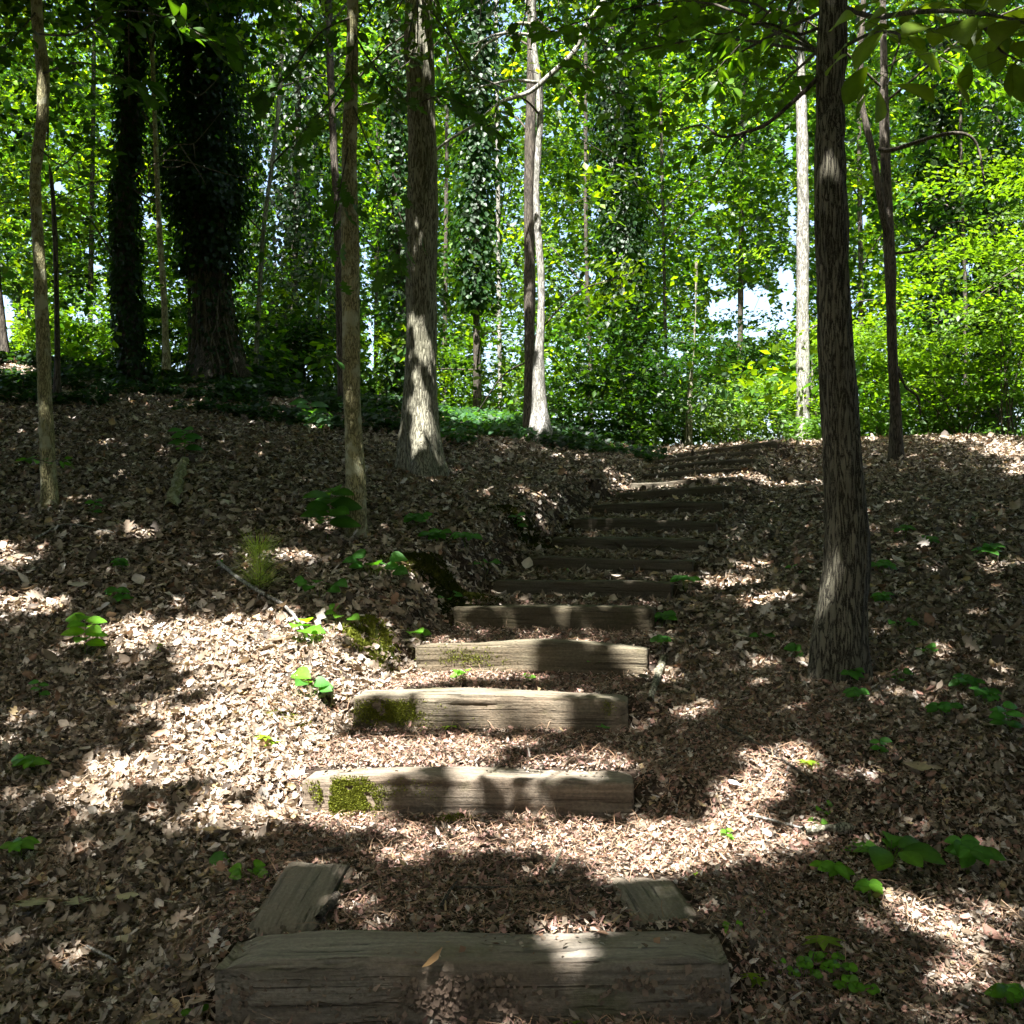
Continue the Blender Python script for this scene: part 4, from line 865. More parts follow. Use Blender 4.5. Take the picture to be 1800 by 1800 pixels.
shrub(1020, 775, 17.2, 120, 170, 3600, 'dark green shrub just right of the pale wavy tree foot', DK)
shrub(1330, 700, 20, 140, 160, 3800, 'blue green shrub below the white gap of sky', TEAL, size=.10)
shrub(890, 740, 19.0, 90, 130, 2600, 'sunny undergrowth shrub left of the pale wavy tree', MIDG)
shrub(810, 735, 19.0, 90, 120, 2600, 'sunny undergrowth shrub just right of the thick straight tree', MIDG)
shrub(665, 700, 19.5, 90, 110, 2600, 'backlit shrub between the mottled tree and the thick straight tree', MIDG)
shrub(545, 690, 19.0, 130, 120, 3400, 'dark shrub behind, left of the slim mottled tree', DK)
shrub(470, 660, 19.5, 90, 120, 2600, 'bright shrub at the right foot of the massive vine tree', MIDG)
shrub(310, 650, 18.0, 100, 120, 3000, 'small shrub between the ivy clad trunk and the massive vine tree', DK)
shrub(170, 650, 18.5, 120, 130, 3400, 'yellow green shrub behind the bank, left of the ivy clad trunk', MIDG)
shrub(60, 640, 18.0, 120, 110, 3000, 'bright yellow green shrub behind the kinked tree at the left edge', LIME)
shrub(950, 700, 24, 260, 260, 4200, 'tall loose thicket far behind the pale wavy tree', MIDG, size=.12)
shrub(400, 600, 24, 400, 220, 5200, 'tall loose thicket far behind the massive vine tree', MIDG, size=.12)
shrub(720, 640, 25, 300, 260, 4600, 'tall loose thicket far behind the thick straight tree', MIDG, size=.12)
shrub(70, 560, 23, 320, 240, 4600, 'tall loose thicket far back at the left edge', MIDG, size=.12)
shrub(1230, 680, 25, 260, 260, 4200, 'tall loose thicket far behind the step tops', TEAL, size=.12)
shrub(1600, 660, 23, 400, 300, 6000, 'tall loose thicket far back behind the two stemmed tree', MIDG, size=.12)
# distant mass of leaves closing the view
K, per = 1500, 80; pxx = rng.uniform(-300, 2100, K); pyy = rng.uniform(80, 770, K); dd = rng.uniform(34, 44, K)
cc = np.stack([(pxx - CX) * dd / F, dd, CZ - (pyy - HY) * dd / F], 1); p = (cc[:, None] + rng.normal(size=(K, per, 3)) * np.array([1.0, 1.0, .5])).reshape(-1, 3)
ci = np.repeat(np.arange(K), per); gp = sky_gap(p); p = p[~gp]; ci = ci[~gp]; S = Soup()
S.leaves(T_FAR, p, frames(len(p), np.array([0, -.2, 1.]), .6), .24 * rng.uniform(.7, 1.3, len(p)), (GREENS[rng.integers(0, 6, K)] * 1.2)[ci])
tag(mk_obj('distant_wood', S.build('distant_wood', M_LEAF)), 'far off wood closing the view between the trunks', kind='stuff')

# ivy and low cover on the ground behind the crest
S = Soup(); n = 60000
x = rng.uniform(-9.5, 2.2, n); y = rng.uniform(11.6, 18, n); edge = 12.05 + .6 * fbm(x * .8, 0, 0, 2) + np.clip((x + 1) * .55, 0, 2)
k = (y > edge) & (fbm(x * 1.3, y * 1.3, 5, 3) > np.where(x < -1.5, .5, .42)); x, y = x[k], y[k]; n = len(x)
hh = .2 * fbm(x * 1.3, y * 1.3, 2, 2) * rng.random(n) * 1.6
S.leaves(T_WIDE, np.stack([x, y, H(x, y) + .02 + hh], 1), frames(n, np.array([0, -.25, 1.]), .4), .085 * rng.uniform(.6, 1.4, n), np.array([.022, .06, .02]) * rng.uniform(.6, 1.4, (n, 1)) * np.where((x > -1.1) & (x < .3), 1.8, .8)[:, None])  # leaves in the middle strip brightened in colour to look sunlit
n = 16000; x = rng.uniform(2, 9.5, n); y = rng.uniform(15.5, 19, n); k = fbm(x, y, 7, 2) > .45; x, y = x[k], y[k]; n = len(x)
S.leaves(T_FAR, np.stack([x, y, H(x, y) + rng.uniform(.02, .45, n)], 1), frames(n, np.array([0, -.25, 1.]), .4), .09 * rng.uniform(.6, 1.4, n), np.array(MIDG) * rng.uniform(.6, 1.4, (n, 1)))
tag(mk_obj('ivy_ground_cover', S.build('ivy_ground_cover', M_LEAF)), 'ivy carpet over the ground behind the leaf covered crest', kind='stuff')
print('shrubs', round(time.time() - T0, 1))

# ------------------------------------------------------------------ leafy sprays on near branches
def spray(root, pts, n, size, tpl, col, w0=.008, jit=.25, droop=-.35, per=3, name='leafy_branch'):
    """a twig along pts (px,py,d) with leaves set along it"""
    b = np.array(root.location); q = np.array([P(*p) for p in pts]); S = Soup(); tube(S, q - b, [w0, .002], seg=5, col=(.08, .06, .03))
    br = mk_obj(name, S.build(name, M_BARKD, smooth=True), root); c = catmull(q, 60); t = rng.uniform(.25, 1, n); ii = (t * 59).astype(int)
    base = c[ii]; tg = unit(np.gradient(c, axis=0))[ii]; side = unit(np.cross(tg, [0, 0, 1.])) * rng.choice([-1, 1], n)[:, None]
    D = tg * .7 + side * rng.uniform(.4, 1.1, (n, 1)) + np.array([0, 0, 1]) * (droop + rng.normal(size=(n, 1)) * .25) + rng.normal(size=(n, 3)) * .2
    L = Soup(); sub = base + side * rng.uniform(0, 1, (n, 1)) * size * .9 + rng.normal(size=(n, 3)) * size * .25
    L.leaves(tpl, sub - b, frames_dir(D, np.array([0, 0, 1.]), jit), size * rng.uniform(.6, 1.15, n), np.array(col) * rng.uniform(.7, 1.3, (n, 1)))
    for i in range(n): tube(L, [base[i] - b, sub[i] - b], [.0016, .0012], n=2, seg=3, col=(.06, .08, .02))
    mk_obj('leaves', L.build('leaves', M_LEAF), br)
DG = (.035, .09, .012)
spray(A, [(1490, 15, 5.2), (1540, 30, 4.7), (1600, 22, 4.0), (1700, 20, 3.5), (1800, 40, 3.2), (1900, 80, 3.0)], 40, .17, T_BIG, (.10, .16, .013), .016, .3)
spray(A, [(1488, 80, 5.2), (1530, 60, 4.6), (1580, 60, 4.0), (1570, 110, 3.7), (1560, 150, 3.6)], 14, .19, T_BIG, (.10, .17, .013), .01, .3, -.7)
spray(A, [(1700, 20, 3.5), (1740, 60, 3.4), (1760, 90, 3.4), (1800, 110, 3.4)], 12, .17, T_BIG, (.09, .14, .012), .008, .3, -.7)
spray(A, [(1437, 50, 5.3), (1400, 60, 5.2), (1340, 40, 5.1), (1260, 60, 5.1), (1200, 20, 5.1)], 46, .12, T_BIG, (.07, .15, .014), .01, .4)
spray(A, [(1360, 10, 5.3), (1300, 80, 5.5), (1260, 130, 5.6), (1290, 170, 5.6)], 30, .11, T_BIG, (.08, .17, .014), .007, .4)
spray(E, [(622, 60, 8), (660, 120, 7.4), (720, 180, 7), (770, 170, 6.8), (830, 190, 6.7)], 34, .17, T_OAK, DG, .01, .4, -.6)
spray(E, [(618, 180, 8), (650, 260, 7.6), (680, 330, 7.3), (700, 420, 7.2), (706, 490, 7.2)], 26, .16, T_OAK, DG, .008, .4, -.7)
spray(E, [(616, 240, 8), (600, 320, 7.8), (580, 420, 7.6), (560, 520, 7.5)], 22, .17, T_OAK, DG, .008, .4, -.7)
spray(E, [(618, 30, 8), (560, 60, 7.5), (500, 140, 7.1), (430, 150, 7)], 40, .17, T_OAK, DG, .01, .4, -.6)
spray(E, [(618, 120, 8), (580, 180, 7.7), (540, 220, 7.4), (510, 270, 7.3)], 20, .18, T_OAK, (.05, .12, .014), .008, .4, -.7)
spray(E, [(618, 640, 8), (600, 630, 7.8), (570, 625, 7.6), (560, 640, 7.5)], 9, .10, T_OVAL, (.05, .14, .03), .004, .4, -.1)
spray(Ft, [(66, 60, 8.5), (130, 60, 7.8), (200, 20, 7.2), (290, 30, 6.7), (350, 60, 6.5), (380, 80, 6.4)], 52, .15, T_BIG, (.05, .12, .012), .01, .4, -.3)
spray(Ft, [(72, 130, 8.5), (140, 110, 7.9), (200, 130, 7.4), (240, 150, 7.1), (262, 190, 7)], 40, .15, T_BIG, DG, .01, .4, -.4)
spray(Ft, [(64, 20, 8.5), (30, 60, 8), (0, 90, 7.8), (-40, 130, 7.7)], 30, .15, T_BIG, DG, .009, .4, -.4)
spray(Ft, [(68, 260, 8.5), (110, 290, 8.1), (150, 250, 7.8), (200, 270, 7.6)], 26, .13, T_BIG, DG, .008, .4, -.3)
spray(Ft, [(82, 812, 8.4), (60, 806, 8.2), (30, 803, 8.0)], 9, .10, T_OVAL, (.05, .14, .02), .004, .3, -.1)
spray(Ft, [(84, 815, 8.4), (104, 808, 8.3), (118, 812, 8.2)], 5, .09, T_OVAL, (.05, .14, .02), .004, .3, -.1)
spray(Gw, [(947, 130, 13.9), (920, 120, 13.2), (905, 120, 13)], 9, .14, T_FAR, (.3, .36, .02), .006, .4, -.3)
spray(D_, [(745, 160, 10.8), (800, 180, 10.2), (870, 230, 10), (900, 260, 10)], 60, .13, T_BIG, (.06, .14, .014), .012, .4, -.4)
spray(B, [(1554, 120, 13), (1620, 90, 12.4), (1700, 130, 12), (1780, 180, 12)], 120, .13, T_BIG, (.07, .15, .014), .012, .4, -.4)
for (x0, y0, x1, y1, k_) in ((960, 60, 1200, 30, A), (1150, 60, 1330, 110, A), (1330, 200, 1180, 280, A), (1000, 130, 1150, 180, A)):
    spray(k_, [(1437, 90, 5.35), ((x0 + 1437) / 2, y0 - 60, 7), (x0, y0, 9), (x1, y1, 9.4)], 90, .13, T_BIG, (.085, .18, .014), .01, .45, -.3)
spray(A, [(1463, -330, 5.3), (900, -640, 3.6), (400, -560, 2.5), (100, -515, 2.1)], 28, .13, T_BIG, (.07, .15, .014), .014, .4, -.3)  # unseen branch above the frame, added to cast leaf shadows on the first tread
spray(A, [(1463, -380, 5.3), (1000, -600, 3.6), (634, -430, 2.6), (420, -420, 2.3)], 40, .12, T_BIG, (.07, .15, .014), .014, .4, -.3)  # second added branch out of view, throwing leaf shadows on the second step
for i in range(26):
    x0 = 560 + 33 * i + rng.uniform(-15, 15); y0 = rng.uniform(-30, 190); d0 = rng.uniform(8, 12.5)
    rt = D_ if x0 < 850 else (Gw if x0 < 1130 else A); bx, bd = {id(D_): (740, 10.9), id(Gw): (940, 13.9), id(A): (1450, 5.35)}[id(rt)]
    spray(rt, [(bx, y0 - 160, bd), ((bx + x0) / 2, y0 - 90, (bd + d0) / 2), (x0, y0, d0), (x0 + rng.uniform(-60, 60), y0 + rng.uniform(30, 90), d0 - .4)], 75 if rt is A else (20 if 850 < x0 < 1100 else 45), .12, T_BIG, [(.09, .18, .012), (.12, .22, .012), (.05, .11, .01)][i % 3], .012, .4, -.3)
finish_crowns()
print('sprays', round(time.time() - T0, 1))

# ------------------------------------------------------------------ small plants on the ground
def petiole(S, a, b, r=.0016, col=(.10, .16, .03)):
    m = (a + b) / 2 + np.array([0, 0, np.linalg.norm(b - a) * .12]); tube(S, [a, m, b], [r, r * .7], n=5, seg=4, col=col)
def plant(kind, px, py, wpx, label, cat='seedling', col=(.06, .17, .02), n=None, group=None, name=None):
    g0 = ground_at(px, py + wpx * .1); d = g0[1]; W_ = wpx * d / F; names = dict(creeper='creeper_seedling', heart='heart_leaved_plant', round='round_leaved_plant', star='star_leaf_seedling', oval='leafy_seedling', big='broad_leaved_plant', clover='sprout_patch')
    r = thing(name or names[kind], g0, label, cat, group or 'green plants growing through the leaf litter'); S = Soup(); St = Soup(); col = np.array(col)
    o = np.array([0, 0, -.01])
    def lf(tpl, tip0, dirv, s, up=(0, -.75, 1)):
        S.leaves(tpl, np.array([tip0]), frames_dir(np.array([dirv]), np.array([up]), .12), np.array([s]), col * rng.uniform(.75, 1.3))
    if kind == 'creeper':
        for a in range((n or 2) + 1):
            az = rng.uniform(0, 6.28); hub = np.array([math.cos(az) * W_ * .16, math.sin(az) * W_ * .12, W_ * rng.uniform(.3, .5)]); petiole(St, o, hub)
            tw = rng.uniform(0, 6.28)
            for k in range(5):
                t = tw + k * 6.28 / 5.6 + rng.normal() * .12; lf(T_OVAL, hub, (math.cos(t), math.sin(t), -.25 + rng.normal() * .12), W_ * .35 * rng.uniform(.7, 1.1))
    elif kind in ('heart', 'round'):
        for a in range((n or 4) + (2 if n != 1 else 0)):
            az = rng.uniform(0, 6.28); rr = W_ * rng.uniform(.1, .42) * (0 if n == 1 else 1); hub = np.array([math.cos(az) * rr, math.sin(az) * rr * .8, W_ * rng.uniform(.2, .5)]); petiole(St, o, hub)
            lf(T_HEART if kind == 'heart' else T_ROUND, hub, (math.cos(az) + rng.normal() * .3, math.sin(az) - .3, -.2), W_ * (.34 if n != 1 else .85) * rng.uniform(.75, 1.1))
    elif kind == 'star':
        hub = np.array([0, 0, W_ * .3]); petiole(St, o, hub)
        for k in range(n or 1): lf(T_STAR, hub + rng.normal(size=3) * W_ * .2 * (k > 0), (rng.normal() * .4, -1, -.1), W_ * .85, (0, -.4, 1))
    elif kind == 'oval':
        hub = np.array([rng.normal() * .1 * W_, 0, W_ * .75]); petiole(St, o, hub, .0025)
        for k in range(n or 9):
            h = (k + 1) / (n or 9); t = k * 2.4 + rng.normal() * .2; c = hub * (.35 + .65 * h); lf(T_OVAL, c, (math.cos(t), math.sin(t), -.1), W_ * .42 * rng.uniform(.8, 1.1))
    elif kind == 'big':
        for k in range(n or 5):
            t = k * 6.28 / (n or 5) + rng.normal() * .3; hub = np.array([math.cos(t) * W_ * .12, math.sin(t) * W_ * .1, W_ * rng.uniform(.15, .3)]); petiole(St, o, hub, .003)
            lf(T_BIG, hub, (math.cos(t), math.sin(t), -.1), W_ * .42 * rng.uniform(.8, 1.1), (0, -.35, 1))
    elif kind == 'clover':
        for k in range(n or 10):
            c = np.array([rng.normal() * W_ * .3, rng.normal() * W_ * .3, 0]); c[2] = H(g0[0] + c[0], g0[1] + c[1]) - g0[2]; hub = c + np.array([0, 0, rng.uniform(.02, .05)]); petiole(St, c, hub, .0009)
            for j in range(3): t = j * 2.1 + k; lf(T_ROUND, hub, (math.cos(t), math.sin(t), -.1), .026 * rng.uniform(.8, 1.3))
    mk_obj('stem', St.build('stem', M_LEAF), r); mk_obj('leaf', S.build('leaf', M_LEAF), r); return r
BR = (.10, .25, .022); DKG = (.06, .19, .032); YL = (.16, .26, .02)
PL = [('oval', 150, 1150, 90, 'sunlit seedling with a dome of pointed oval leaves, upper left of the bright litter', BR, 11),
 ('creeper', 40, 1360, 80, 'five leaved creeper sprig by the left edge, upper of the two', BR, 2),
 ('creeper', 38, 1505, 75, 'five leaved creeper sprig by the left edge, lower of the two', BR, 1),
 ('round', 403, 1520, 40, 'single round dark leaf standing up left of the side timber', DKG, 1),
 ('heart', 440, 1550, 55, 'low leafy clump touching the left side timber', BR, 4),
 ('heart', 518, 1190, 42, 'single heart leaf on a tall stalk above the bright litter left', BR, 1),
 ('heart', 545, 1225, 62, 'dark leafy clump in its own shadow below the single heart leaf', DKG, 5),
 ('heart', 525, 1120, 80, 'bright trio of heart leaves over the fallen grey stick', BR, 4),
 ('heart', 598, 1092, 60, 'green heart leaved plant just right of the fallen grey stick', BR, 3),
 ('heart', 562, 1048, 70, 'dark blue green plant between the pine seedling and the slim mottled tree foot', DKG, 5),
 ('heart', 655, 1012, 80, 'wide dark heart leaved clump left of the mossy mound', DKG, 6),
 ('heart', 725, 1118, 50, 'small plant beside the left end of the fourth step', BR, 3),
 ('heart', 788, 1060, 38, 'two pale leaves hanging by the left end of the fifth step', DKG, 2),
 ('heart', 818, 1192, 36, 'little bright rosette in front of the fourth step, left part', BR, 5),
 ('heart', 930, 1195, 24, 'tiny rosette in front of the middle of the fourth step', BR, 3),
 ('star', 790, 1280, 30, 'small star shaped leaf against the face of the third step', YL, 1),
 ('round', 1075, 1278, 54, 'round leaved clump against the right end of the third step', DKG, 6),
 ('round', 643, 1255, 20, 'tiny round sprout under the moss of the third step', BR, 3),
 ('heart', 1050, 1172, 50, 'dark leaves trailing over the right part of the fourth step', DKG, 4),
 ('creeper', 1162, 1100, 60, 'dark creeper at the right end of the fifth step', DKG, 3),
 ('creeper', 1160, 1140, 50, 'dark creeper between the right ends of the fourth and fifth steps', DKG, 2),
 ('creeper', 1205, 1035, 50, 'creeper sprig at the right end of the sixth step', DKG, 2),
 ('heart', 990, 1010, 22, 'tiny sprout in front of the seventh step', DKG, 3),
 ('heart', 1415, 1165, 55, 'dark broad leaves at the left foot of the furrowed tree', DKG, 3),
 ('creeper', 1490, 1200, 60, 'creeper in front of the foot of the furrowed tree', DKG, 3),
 ('creeper', 1500, 1235, 55, 'low creeper a little below the foot of the furrowed tree', DKG, 2),
 ('creeper', 1548, 1010, 50, 'dark creeper emerging behind the right side of the furrowed tree, higher one', DKG, 3),
 ('creeper', 1545, 1065, 50, 'dark creeper emerging behind the right side of the furrowed tree, lower one', DKG, 3),
 ('heart', 1582, 1110, 44, 'heart leaved sprig right of the furrowed tree near a fleck of sun', DKG, 3),
 ('heart', 1620, 1150, 46, 'dark leafy sprig on the right slope below the fleck of sun', DKG, 3),
 ('creeper', 1640, 960, 50, 'faint creeper on the shaded right slope, second row from the crest', DKG, 2),
 ('creeper', 1590, 945, 44, 'faint creeper high on the right slope nearest the furrowed tree', DKG, 2),
 ('heart', 1705, 915, 20, 'lone small leaf highest on the right slope', DKG, 1),
 ('creeper', 1735, 985, 60, 'creeper patch on the shaded slope near the right edge', DKG, 3),
 ('creeper', 1700, 1215, 60, 'creeper sprig leading a trail of leaves to the right edge', DKG, 3),
 ('creeper', 1660, 1262, 62, 'creeper low in the middle of the right side trail', DKG, 3),
 ('creeper', 1735, 1240, 60, 'creeper just above the right edge clump', DKG, 2),
 ('oval', 1780, 1290, 64, 'leafy clump touching the right edge below the creeper trail', DKG, 9),
 ('heart', 1580, 1200, 44, 'heart leaved sprout between the furrowed tree and the creeper trail', DKG, 3),
 ('big', 1565, 1510, 150, 'large broad leaved plant, biggest green plant at the lower right', (.08, .21, .025), 10),
 ('creeper', 1700, 1530, 105, 'five leaved creeper right beside the large broad leaved plant', (.08, .22, .035), 3),
 ('creeper', 1530, 1585, 75, 'creeper seedling just below the large broad leaved plant', BR, 2),
 ('creeper', 1462, 1545, 72, 'bright creeper seedling left of the large broad leaved plant', BR, 2),
 ('heart', 1448, 1430, 36, 'sunlit heart leaf at the edge of the bright mulch', BR, 2),
 ('heart', 1435, 1458, 34, 'little leaves close under the sunlit heart leaf', BR, 3),
 ('star', 1418, 1345, 30, 'small yellow green leaf by the dark vine stick', YL, 1),
 ('oval', 1280, 1480, 30, 'pale feathery sprig standing in the bright mulch', BR, 6),
 ('star', 1445, 1660, 54, 'star shaped lime leaf low on the right', YL, 1),
 ('round', 1288, 1640, 32, 'sprout close to the right end of the first step', BR, 4),
 ('star', 1222, 1538, 18, 'tiny sprout above the right timber stub', YL, 1),
 ('clover', 1465, 1715, 110, 'scattered patch of small round sprouts at the lower right', BR, 16),
 ('round', 1370, 1705, 32, 'two round leaves left of the scattered sprout patch', BR, 3),
 ('star', 1325, 1735, 26, 'small yellow sprout right of the first step face', YL, 2),
 ('creeper', 1785, 1775, 90, 'creeper cut by the bottom right corner', BR, 2),
 ('round', 1335, 1610, 26, 'tiny pair of leaves behind the right end of the first step', BR, 3),
 ('star', 470, 1312, 28, 'small lime sprout in the brightest litter left of the steps', YL, 2),
 ('oval', 280, 1152, 24, 'tiny lime sprout right of the dome shaped seedling', YL, 4),
 ('creeper', 210, 1062, 62, 'shaded creeper above the dome shaped seedling', DKG, 2),
 ('creeper', 218, 1003, 46, 'small shaded creeper left of the pine seedling, farther up', DKG, 2),
 ('heart', 378, 1000, 40, 'dark leaf pair at the top of the fallen grey stick', DKG, 2),
 ('oval', 575, 942, 110, 'leafy sapling at the foot of the slim mottled tree', (.05, .14, .02), 16),
 ('oval', 570, 760, 70, 'small sapling with broad leaves between the trunks, above the litter', (.05, .14, .03), 10),
 ('creeper', 735, 925, 60, 'faint creeper on the dark bank right of the slim mottled tree', DKG, 3),
 ('creeper', 765, 955, 60, 'creeper above the mossy mound', DKG, 3),
 ('creeper', 820, 965, 60, 'creeper on the bank between the two mossy mounds', DKG, 3),
 ('heart', 855, 1005, 40, 'heart leaves at the left end of the sixth step', DKG, 3),
 ('oval', 910, 935, 40, 'small seedling left of the upper mossy mound', DKG, 6),
 ('oval', 70, 1230, 40, 'small dark seedling in the shade under the dome shaped one', DKG, 5),
 ('oval', 325, 800, 60, 'spindly dark sapling above the mossy log', DKG, 14),
 ('oval', 160, 1040 - 130, 40, 'dark leaves at the foot of the kinked tree', DKG, 6),
 ('star', 1010, 1797, 26, 'bright sprout at the bottom edge under the first step', YL, 2),
 ('round', 345, 1790, 36, 'bright sprout at the bottom edge by the left end of the first step', BR, 4),
 ('heart', 1400, 1010, 34, 'dark leaf left of the furrowed trunk halfway up the slope', DKG, 2),
 ('heart', 1340, 1130, 40, 'dark blue leaf left of the furrowed tree foot, above the sun patches', DKG, 2),
 ('oval', 1550, 1330, 40, 'thin green sprig in the shaded litter above the large plant', DKG, 6)]
for k, x, y, w_, lb, c_, n_ in PL: plant(k, x, y, w_ * 1.2, lb, col=c_, n=n_)
# pine seedling
g0 = ground_at(455, 1045); r = thing('pine_seedling', g0, 'small pine seedling with long fine needles on the left slope', 'pine seedling'); Wp = 45 * g0[1] / F
S = Soup(); tube(S, [[0, 0, -.02], [.01, 0, Wp], [.0, 0, Wp * 1.9]], [.005, .003], seg=5, col=(.2, .13, .07)); mk_obj('stem', S.build('stem', M_CHIP), r)
S = Soup(); n = 700; t = rng.uniform(.15, 1, n); az = rng.uniform(0, 6.28, n); D = np.stack([np.cos(az), np.sin(az), .2 + t * .5 + rng.normal(size=n) * .3], 1)
S.leaves(T_STICK, np.stack([rng.normal(size=n) * .012, rng.normal(size=n) * .012, t * Wp * 1.8], 1), frames_dir(D, np.array([0, 0, 1.]), .2), np.stack([np.full(n, .0016), Wp * 1.15 * rng.uniform(.6, 1.1, n), np.full(n, -.05)], 1), np.array([.3, .4, .12]) * rng.uniform(.6, 1.5, (n, 1)))
mk_obj('needles', S.build('needles', M_LEAF), r)

# moss cushions, mossy mounds, log
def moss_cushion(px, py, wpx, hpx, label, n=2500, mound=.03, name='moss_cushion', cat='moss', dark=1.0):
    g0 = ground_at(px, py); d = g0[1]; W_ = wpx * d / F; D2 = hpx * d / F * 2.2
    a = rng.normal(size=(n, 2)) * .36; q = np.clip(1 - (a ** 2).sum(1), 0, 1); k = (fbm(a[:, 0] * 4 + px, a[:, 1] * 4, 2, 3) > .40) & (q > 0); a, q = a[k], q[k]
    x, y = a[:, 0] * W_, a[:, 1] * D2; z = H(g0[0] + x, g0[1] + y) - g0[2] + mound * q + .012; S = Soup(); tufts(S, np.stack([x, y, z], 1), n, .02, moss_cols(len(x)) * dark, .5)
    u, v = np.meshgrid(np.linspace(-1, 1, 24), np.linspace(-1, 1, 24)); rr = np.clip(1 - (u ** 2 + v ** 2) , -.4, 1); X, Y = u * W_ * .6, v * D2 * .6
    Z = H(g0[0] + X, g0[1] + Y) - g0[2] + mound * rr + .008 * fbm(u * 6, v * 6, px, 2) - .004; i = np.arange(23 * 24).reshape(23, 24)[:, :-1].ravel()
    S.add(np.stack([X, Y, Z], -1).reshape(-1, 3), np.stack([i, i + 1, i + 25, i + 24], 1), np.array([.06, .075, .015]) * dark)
    o = mk_obj(name, S.build(name, M_MOSS), loc=g0); tag(o, label, cat, 'moss cushions on the left bank')
moss_cushion(665, 1112, 48, 14, 'small bright yellow moss cushion, upper of the two left of the fourth step', 2200)
moss_cushion(643, 1150, 60, 18, 'larger yellow green moss cushion just left of the fourth step', 3000)
moss_cushion(510, 1270, 50, 10, 'thin yellow moss patch in the bright litter left of the third step', 700, .005)
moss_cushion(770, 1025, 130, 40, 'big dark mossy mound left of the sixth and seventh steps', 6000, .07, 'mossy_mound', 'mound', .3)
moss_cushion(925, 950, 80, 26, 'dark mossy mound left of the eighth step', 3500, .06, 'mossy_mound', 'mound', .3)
moss_cushion(800, 1448, 34, 9, 'tiny moss patch at the foot of the second step', 500, .006)
def stick(pl, w0, w1, label, mat=M_VINE, name='fallen_stick', cat='stick', lift=.028, seg=7, group='fallen sticks on the slope'):
    q = np.array([ground_at(*p) for p in pl]); q[:, 2] += lift + w0 / 2; b = q[0].copy(); S = Soup(); tube(S, q - b, [w0 / 2, w1 / 2], n=len(pl) * 6, seg=seg)
    V = S.V[0]; V += (np.stack([noise3(V[:, 0] * 40 + k, V[:, 1] * 40, V[:, 2] * 40) for k in (0, 9, 21)], 1) - .5) * w1 * .5
    o = mk_obj(name, S.build(name, mat, smooth=True), loc=b); tag(o, label, cat, group); return o
stick([(382, 1004), (420, 1035), (460, 1062), (500, 1085), (522, 1110), (542, 1148)], .03, .018, 'long grey fallen branch running down to the bright trio of leaves', M_BARKP, lift=.055)
stick([(1166, 1175), (1158, 1200), (1150, 1225), (1142, 1252)], .05, .03, 'short knotty piece of root right of the third step', M_BARKG)
stick([(1262, 1286), (1300, 1305), (1345, 1330), (1390, 1362), (1420, 1385), (1432, 1405)], .014, .008, 'dark curving vine stick below the furrowed tree', M_BARKD)
stick([(1315, 1448), (1370, 1462), (1420, 1476), (1452, 1478)], .01, .012, 'thin pale stick across the bright mulch at right', M_BARKP, lift=.03)
stick([(1412, 1480), (1450, 1477), (1498, 1474)], .032, .028, 'short brown bark covered stick left of the large plant', M_BARKG)
stick([(775, 1615), (788, 1590), (805, 1565)], .012, .007, 'short dark twig on the first tread near the pine cones', M_BARKD)
stick([(965, 1555), (978, 1530), (988, 1508)], .014, .006, 'short upright looking twig on the first tread, right of centre', M_BARKG)
stick([(800, 1578), (860, 1578), (920, 1576), (1000, 1568), (1040, 1556)], .007, .004, 'long thin twig lying across the first tread', M_BARKD)
stick([(1000, 1100), (1060, 1092), (1120, 1102)], .006, .004, 'pale thin twig in front of the fifth step', lift=.01)
stick([(150, 1690), (175, 1700), (205, 1718)], .012, .008, 'stubby pale stick at the lower left', M_BARKP, lift=.04)
stick([(60, 960), (120, 935), (200, 950)], .02, .008, 'pale thin branch at the foot of the kinked tree', M_BARKP, lift=.05)
stick([(300, 905), (312, 862), (325, 820)], .11, .10, 'short mossy log lying on the shaded left slope', M_BARKL, 'mossy_log', 'log', .0, 14)
stick([(305, 838), (340, 852), (366, 860)], .02, .012, 'thin branch lying across the mossy log')
stick([(1205, 1770), (1260, 1758), (1330, 1690)], .007, .004, 'thin twig at the bottom right of the first step', M_BARKD)
stick([(600, 1515), (560, 1523), (510, 1530)], .02, .014, 'bark strip lying across the left side timber', M_BARKD, lift=.04)
stick([(590, 1600), (575, 1625), (560, 1640)], .03, .02, 'stubby dark stick against the left side timber', M_BARKD, lift=.03)
# roots of the thick tree
stick([(790, 815), (815, 822), (840, 838)], .10, .05, 'surface root running right from the thick straight tree', M_BARKG, 'root', 'root', -.03, 9)
# cones
def cone(px, py, s, label):
    g0 = ground_at(px, py); S = Soup(); n = 70; t = np.linspace(0, 1, n); az = np.arange(n) * 2.4; rr = np.sin(np.pi * (t * .85 + .1)) * s * .3
    D = np.stack([np.cos(az), np.sin(az), np.full(n, .5)], 1); S.leaves(T_ROUND, np.stack([np.cos(az) * rr * .4, np.sin(az) * rr * .4, t * s * .8], 1), frames_dir(D, np.array([0, 0, 1.]), .05), s * .42 * (1 - t * .5), np.array([.10, .06, .04]) * rng.uniform(.6, 1.4, (n, 1)))
    o = mk_obj('pine_cone', S.build('pine_cone', M_CHIP), loc=g0 + np.array([0, 0, .005])); o.rotation_euler = (rng.uniform(-1, 1), rng.uniform(-1, 1), 0); tag(o, label, 'pine cone', 'small cones on the steps')
cone(787, 1566, .035, 'small dark pine cone on the first tread, left one'); cone(857, 1586, .035, 'small dark pine cone on the first tread, middle one'); cone(1022, 1560, .032, 'small dark pine cone on the first tread, right one')
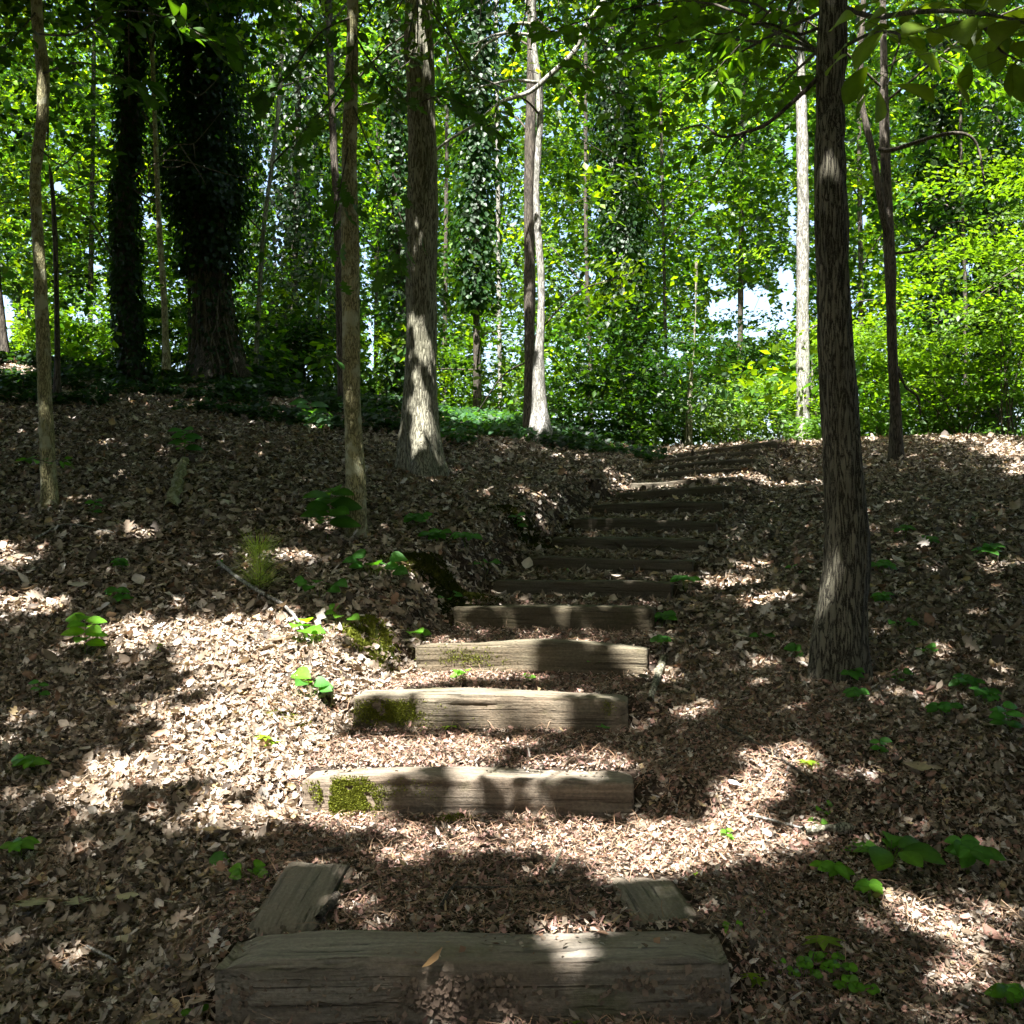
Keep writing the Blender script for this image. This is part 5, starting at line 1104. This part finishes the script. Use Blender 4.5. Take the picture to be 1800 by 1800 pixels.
# single dead leaves that stand out
def bigleaf(px, py, s, col, label, tpl=T_OAK, rot=None):
    g0 = ground_at(px, py); S = Soup(); a = rng.uniform(0, 6.28) if rot is None else rot
    S.leaves(tpl, np.zeros((1, 3)), frames_dir(np.array([[math.cos(a), math.sin(a), .1]]), np.array([[0, -.15, 1.]]), .05), np.array([[s * 1.25, s, s * .5]]), np.array(col))
    o = mk_obj('dead_leaf', S.build('dead_leaf', M_LITTER), loc=g0 + np.array([0, 0, .04])); tag(o, label, 'dead leaf', 'large single dead leaves')
bigleaf(75, 1600, .14, (.30, .28, .16), 'big pale oak leaf lying flat at the lower left, left one', rot=-1.6); bigleaf(135, 1600, .13, (.24, .23, .13), 'big pale oak leaf lying flat at the lower left, right one', rot=-1.1)
bigleaf(205, 1600, .09, (.38, .34, .2), 'pale blotched leaf right of the two big oak leaves', T_DRY1); bigleaf(200, 1665, .1, (.4, .35, .24), 'pale crumpled leaf below the two big oak leaves', T_DRY2)
bigleaf(400, 1050, .16, (.33, .2, .13), 'large reddish dead leaf beside the fallen grey branch', T_OAK); bigleaf(500, 1140, .15, (.42, .27, .15), 'large orange brown leaf under the bright trio of heart leaves', T_OAK)
bigleaf(375, 1475, .1, (.5, .38, .2), 'yellowish curled leaf left of the second step', T_DRY1); bigleaf(1640, 1370, .12, (.34, .27, .17), 'large tan leaf on the shaded litter far right', T_DRY1)
bigleaf(1300, 1395, .05, (.6, .55, .5), 'small pale round leaf in the bright mulch', T_ROUND)
# a leaf lying on the face edge of the first timber
o = bpy.data.objects.new('dead_leaf', mk_mesh('dead_leaf', T_DRY3[0] * np.array([.1, .075, .03]), T_DRY3[1], M_LITTER, np.array([.33, .2, .09]))); COL.objects.link(o)
p = P(745, 1706, 2.60); o.location = p; o.rotation_euler = (math.radians(35), 0, math.radians(-62)); tag(o, 'ochre leaf caught on the front edge of the first timber', 'dead leaf', 'large single dead leaves')
print('done', round(time.time() - T0, 1), 'tris', sum(len(m.polygons) for m in bpy.data.meshes))
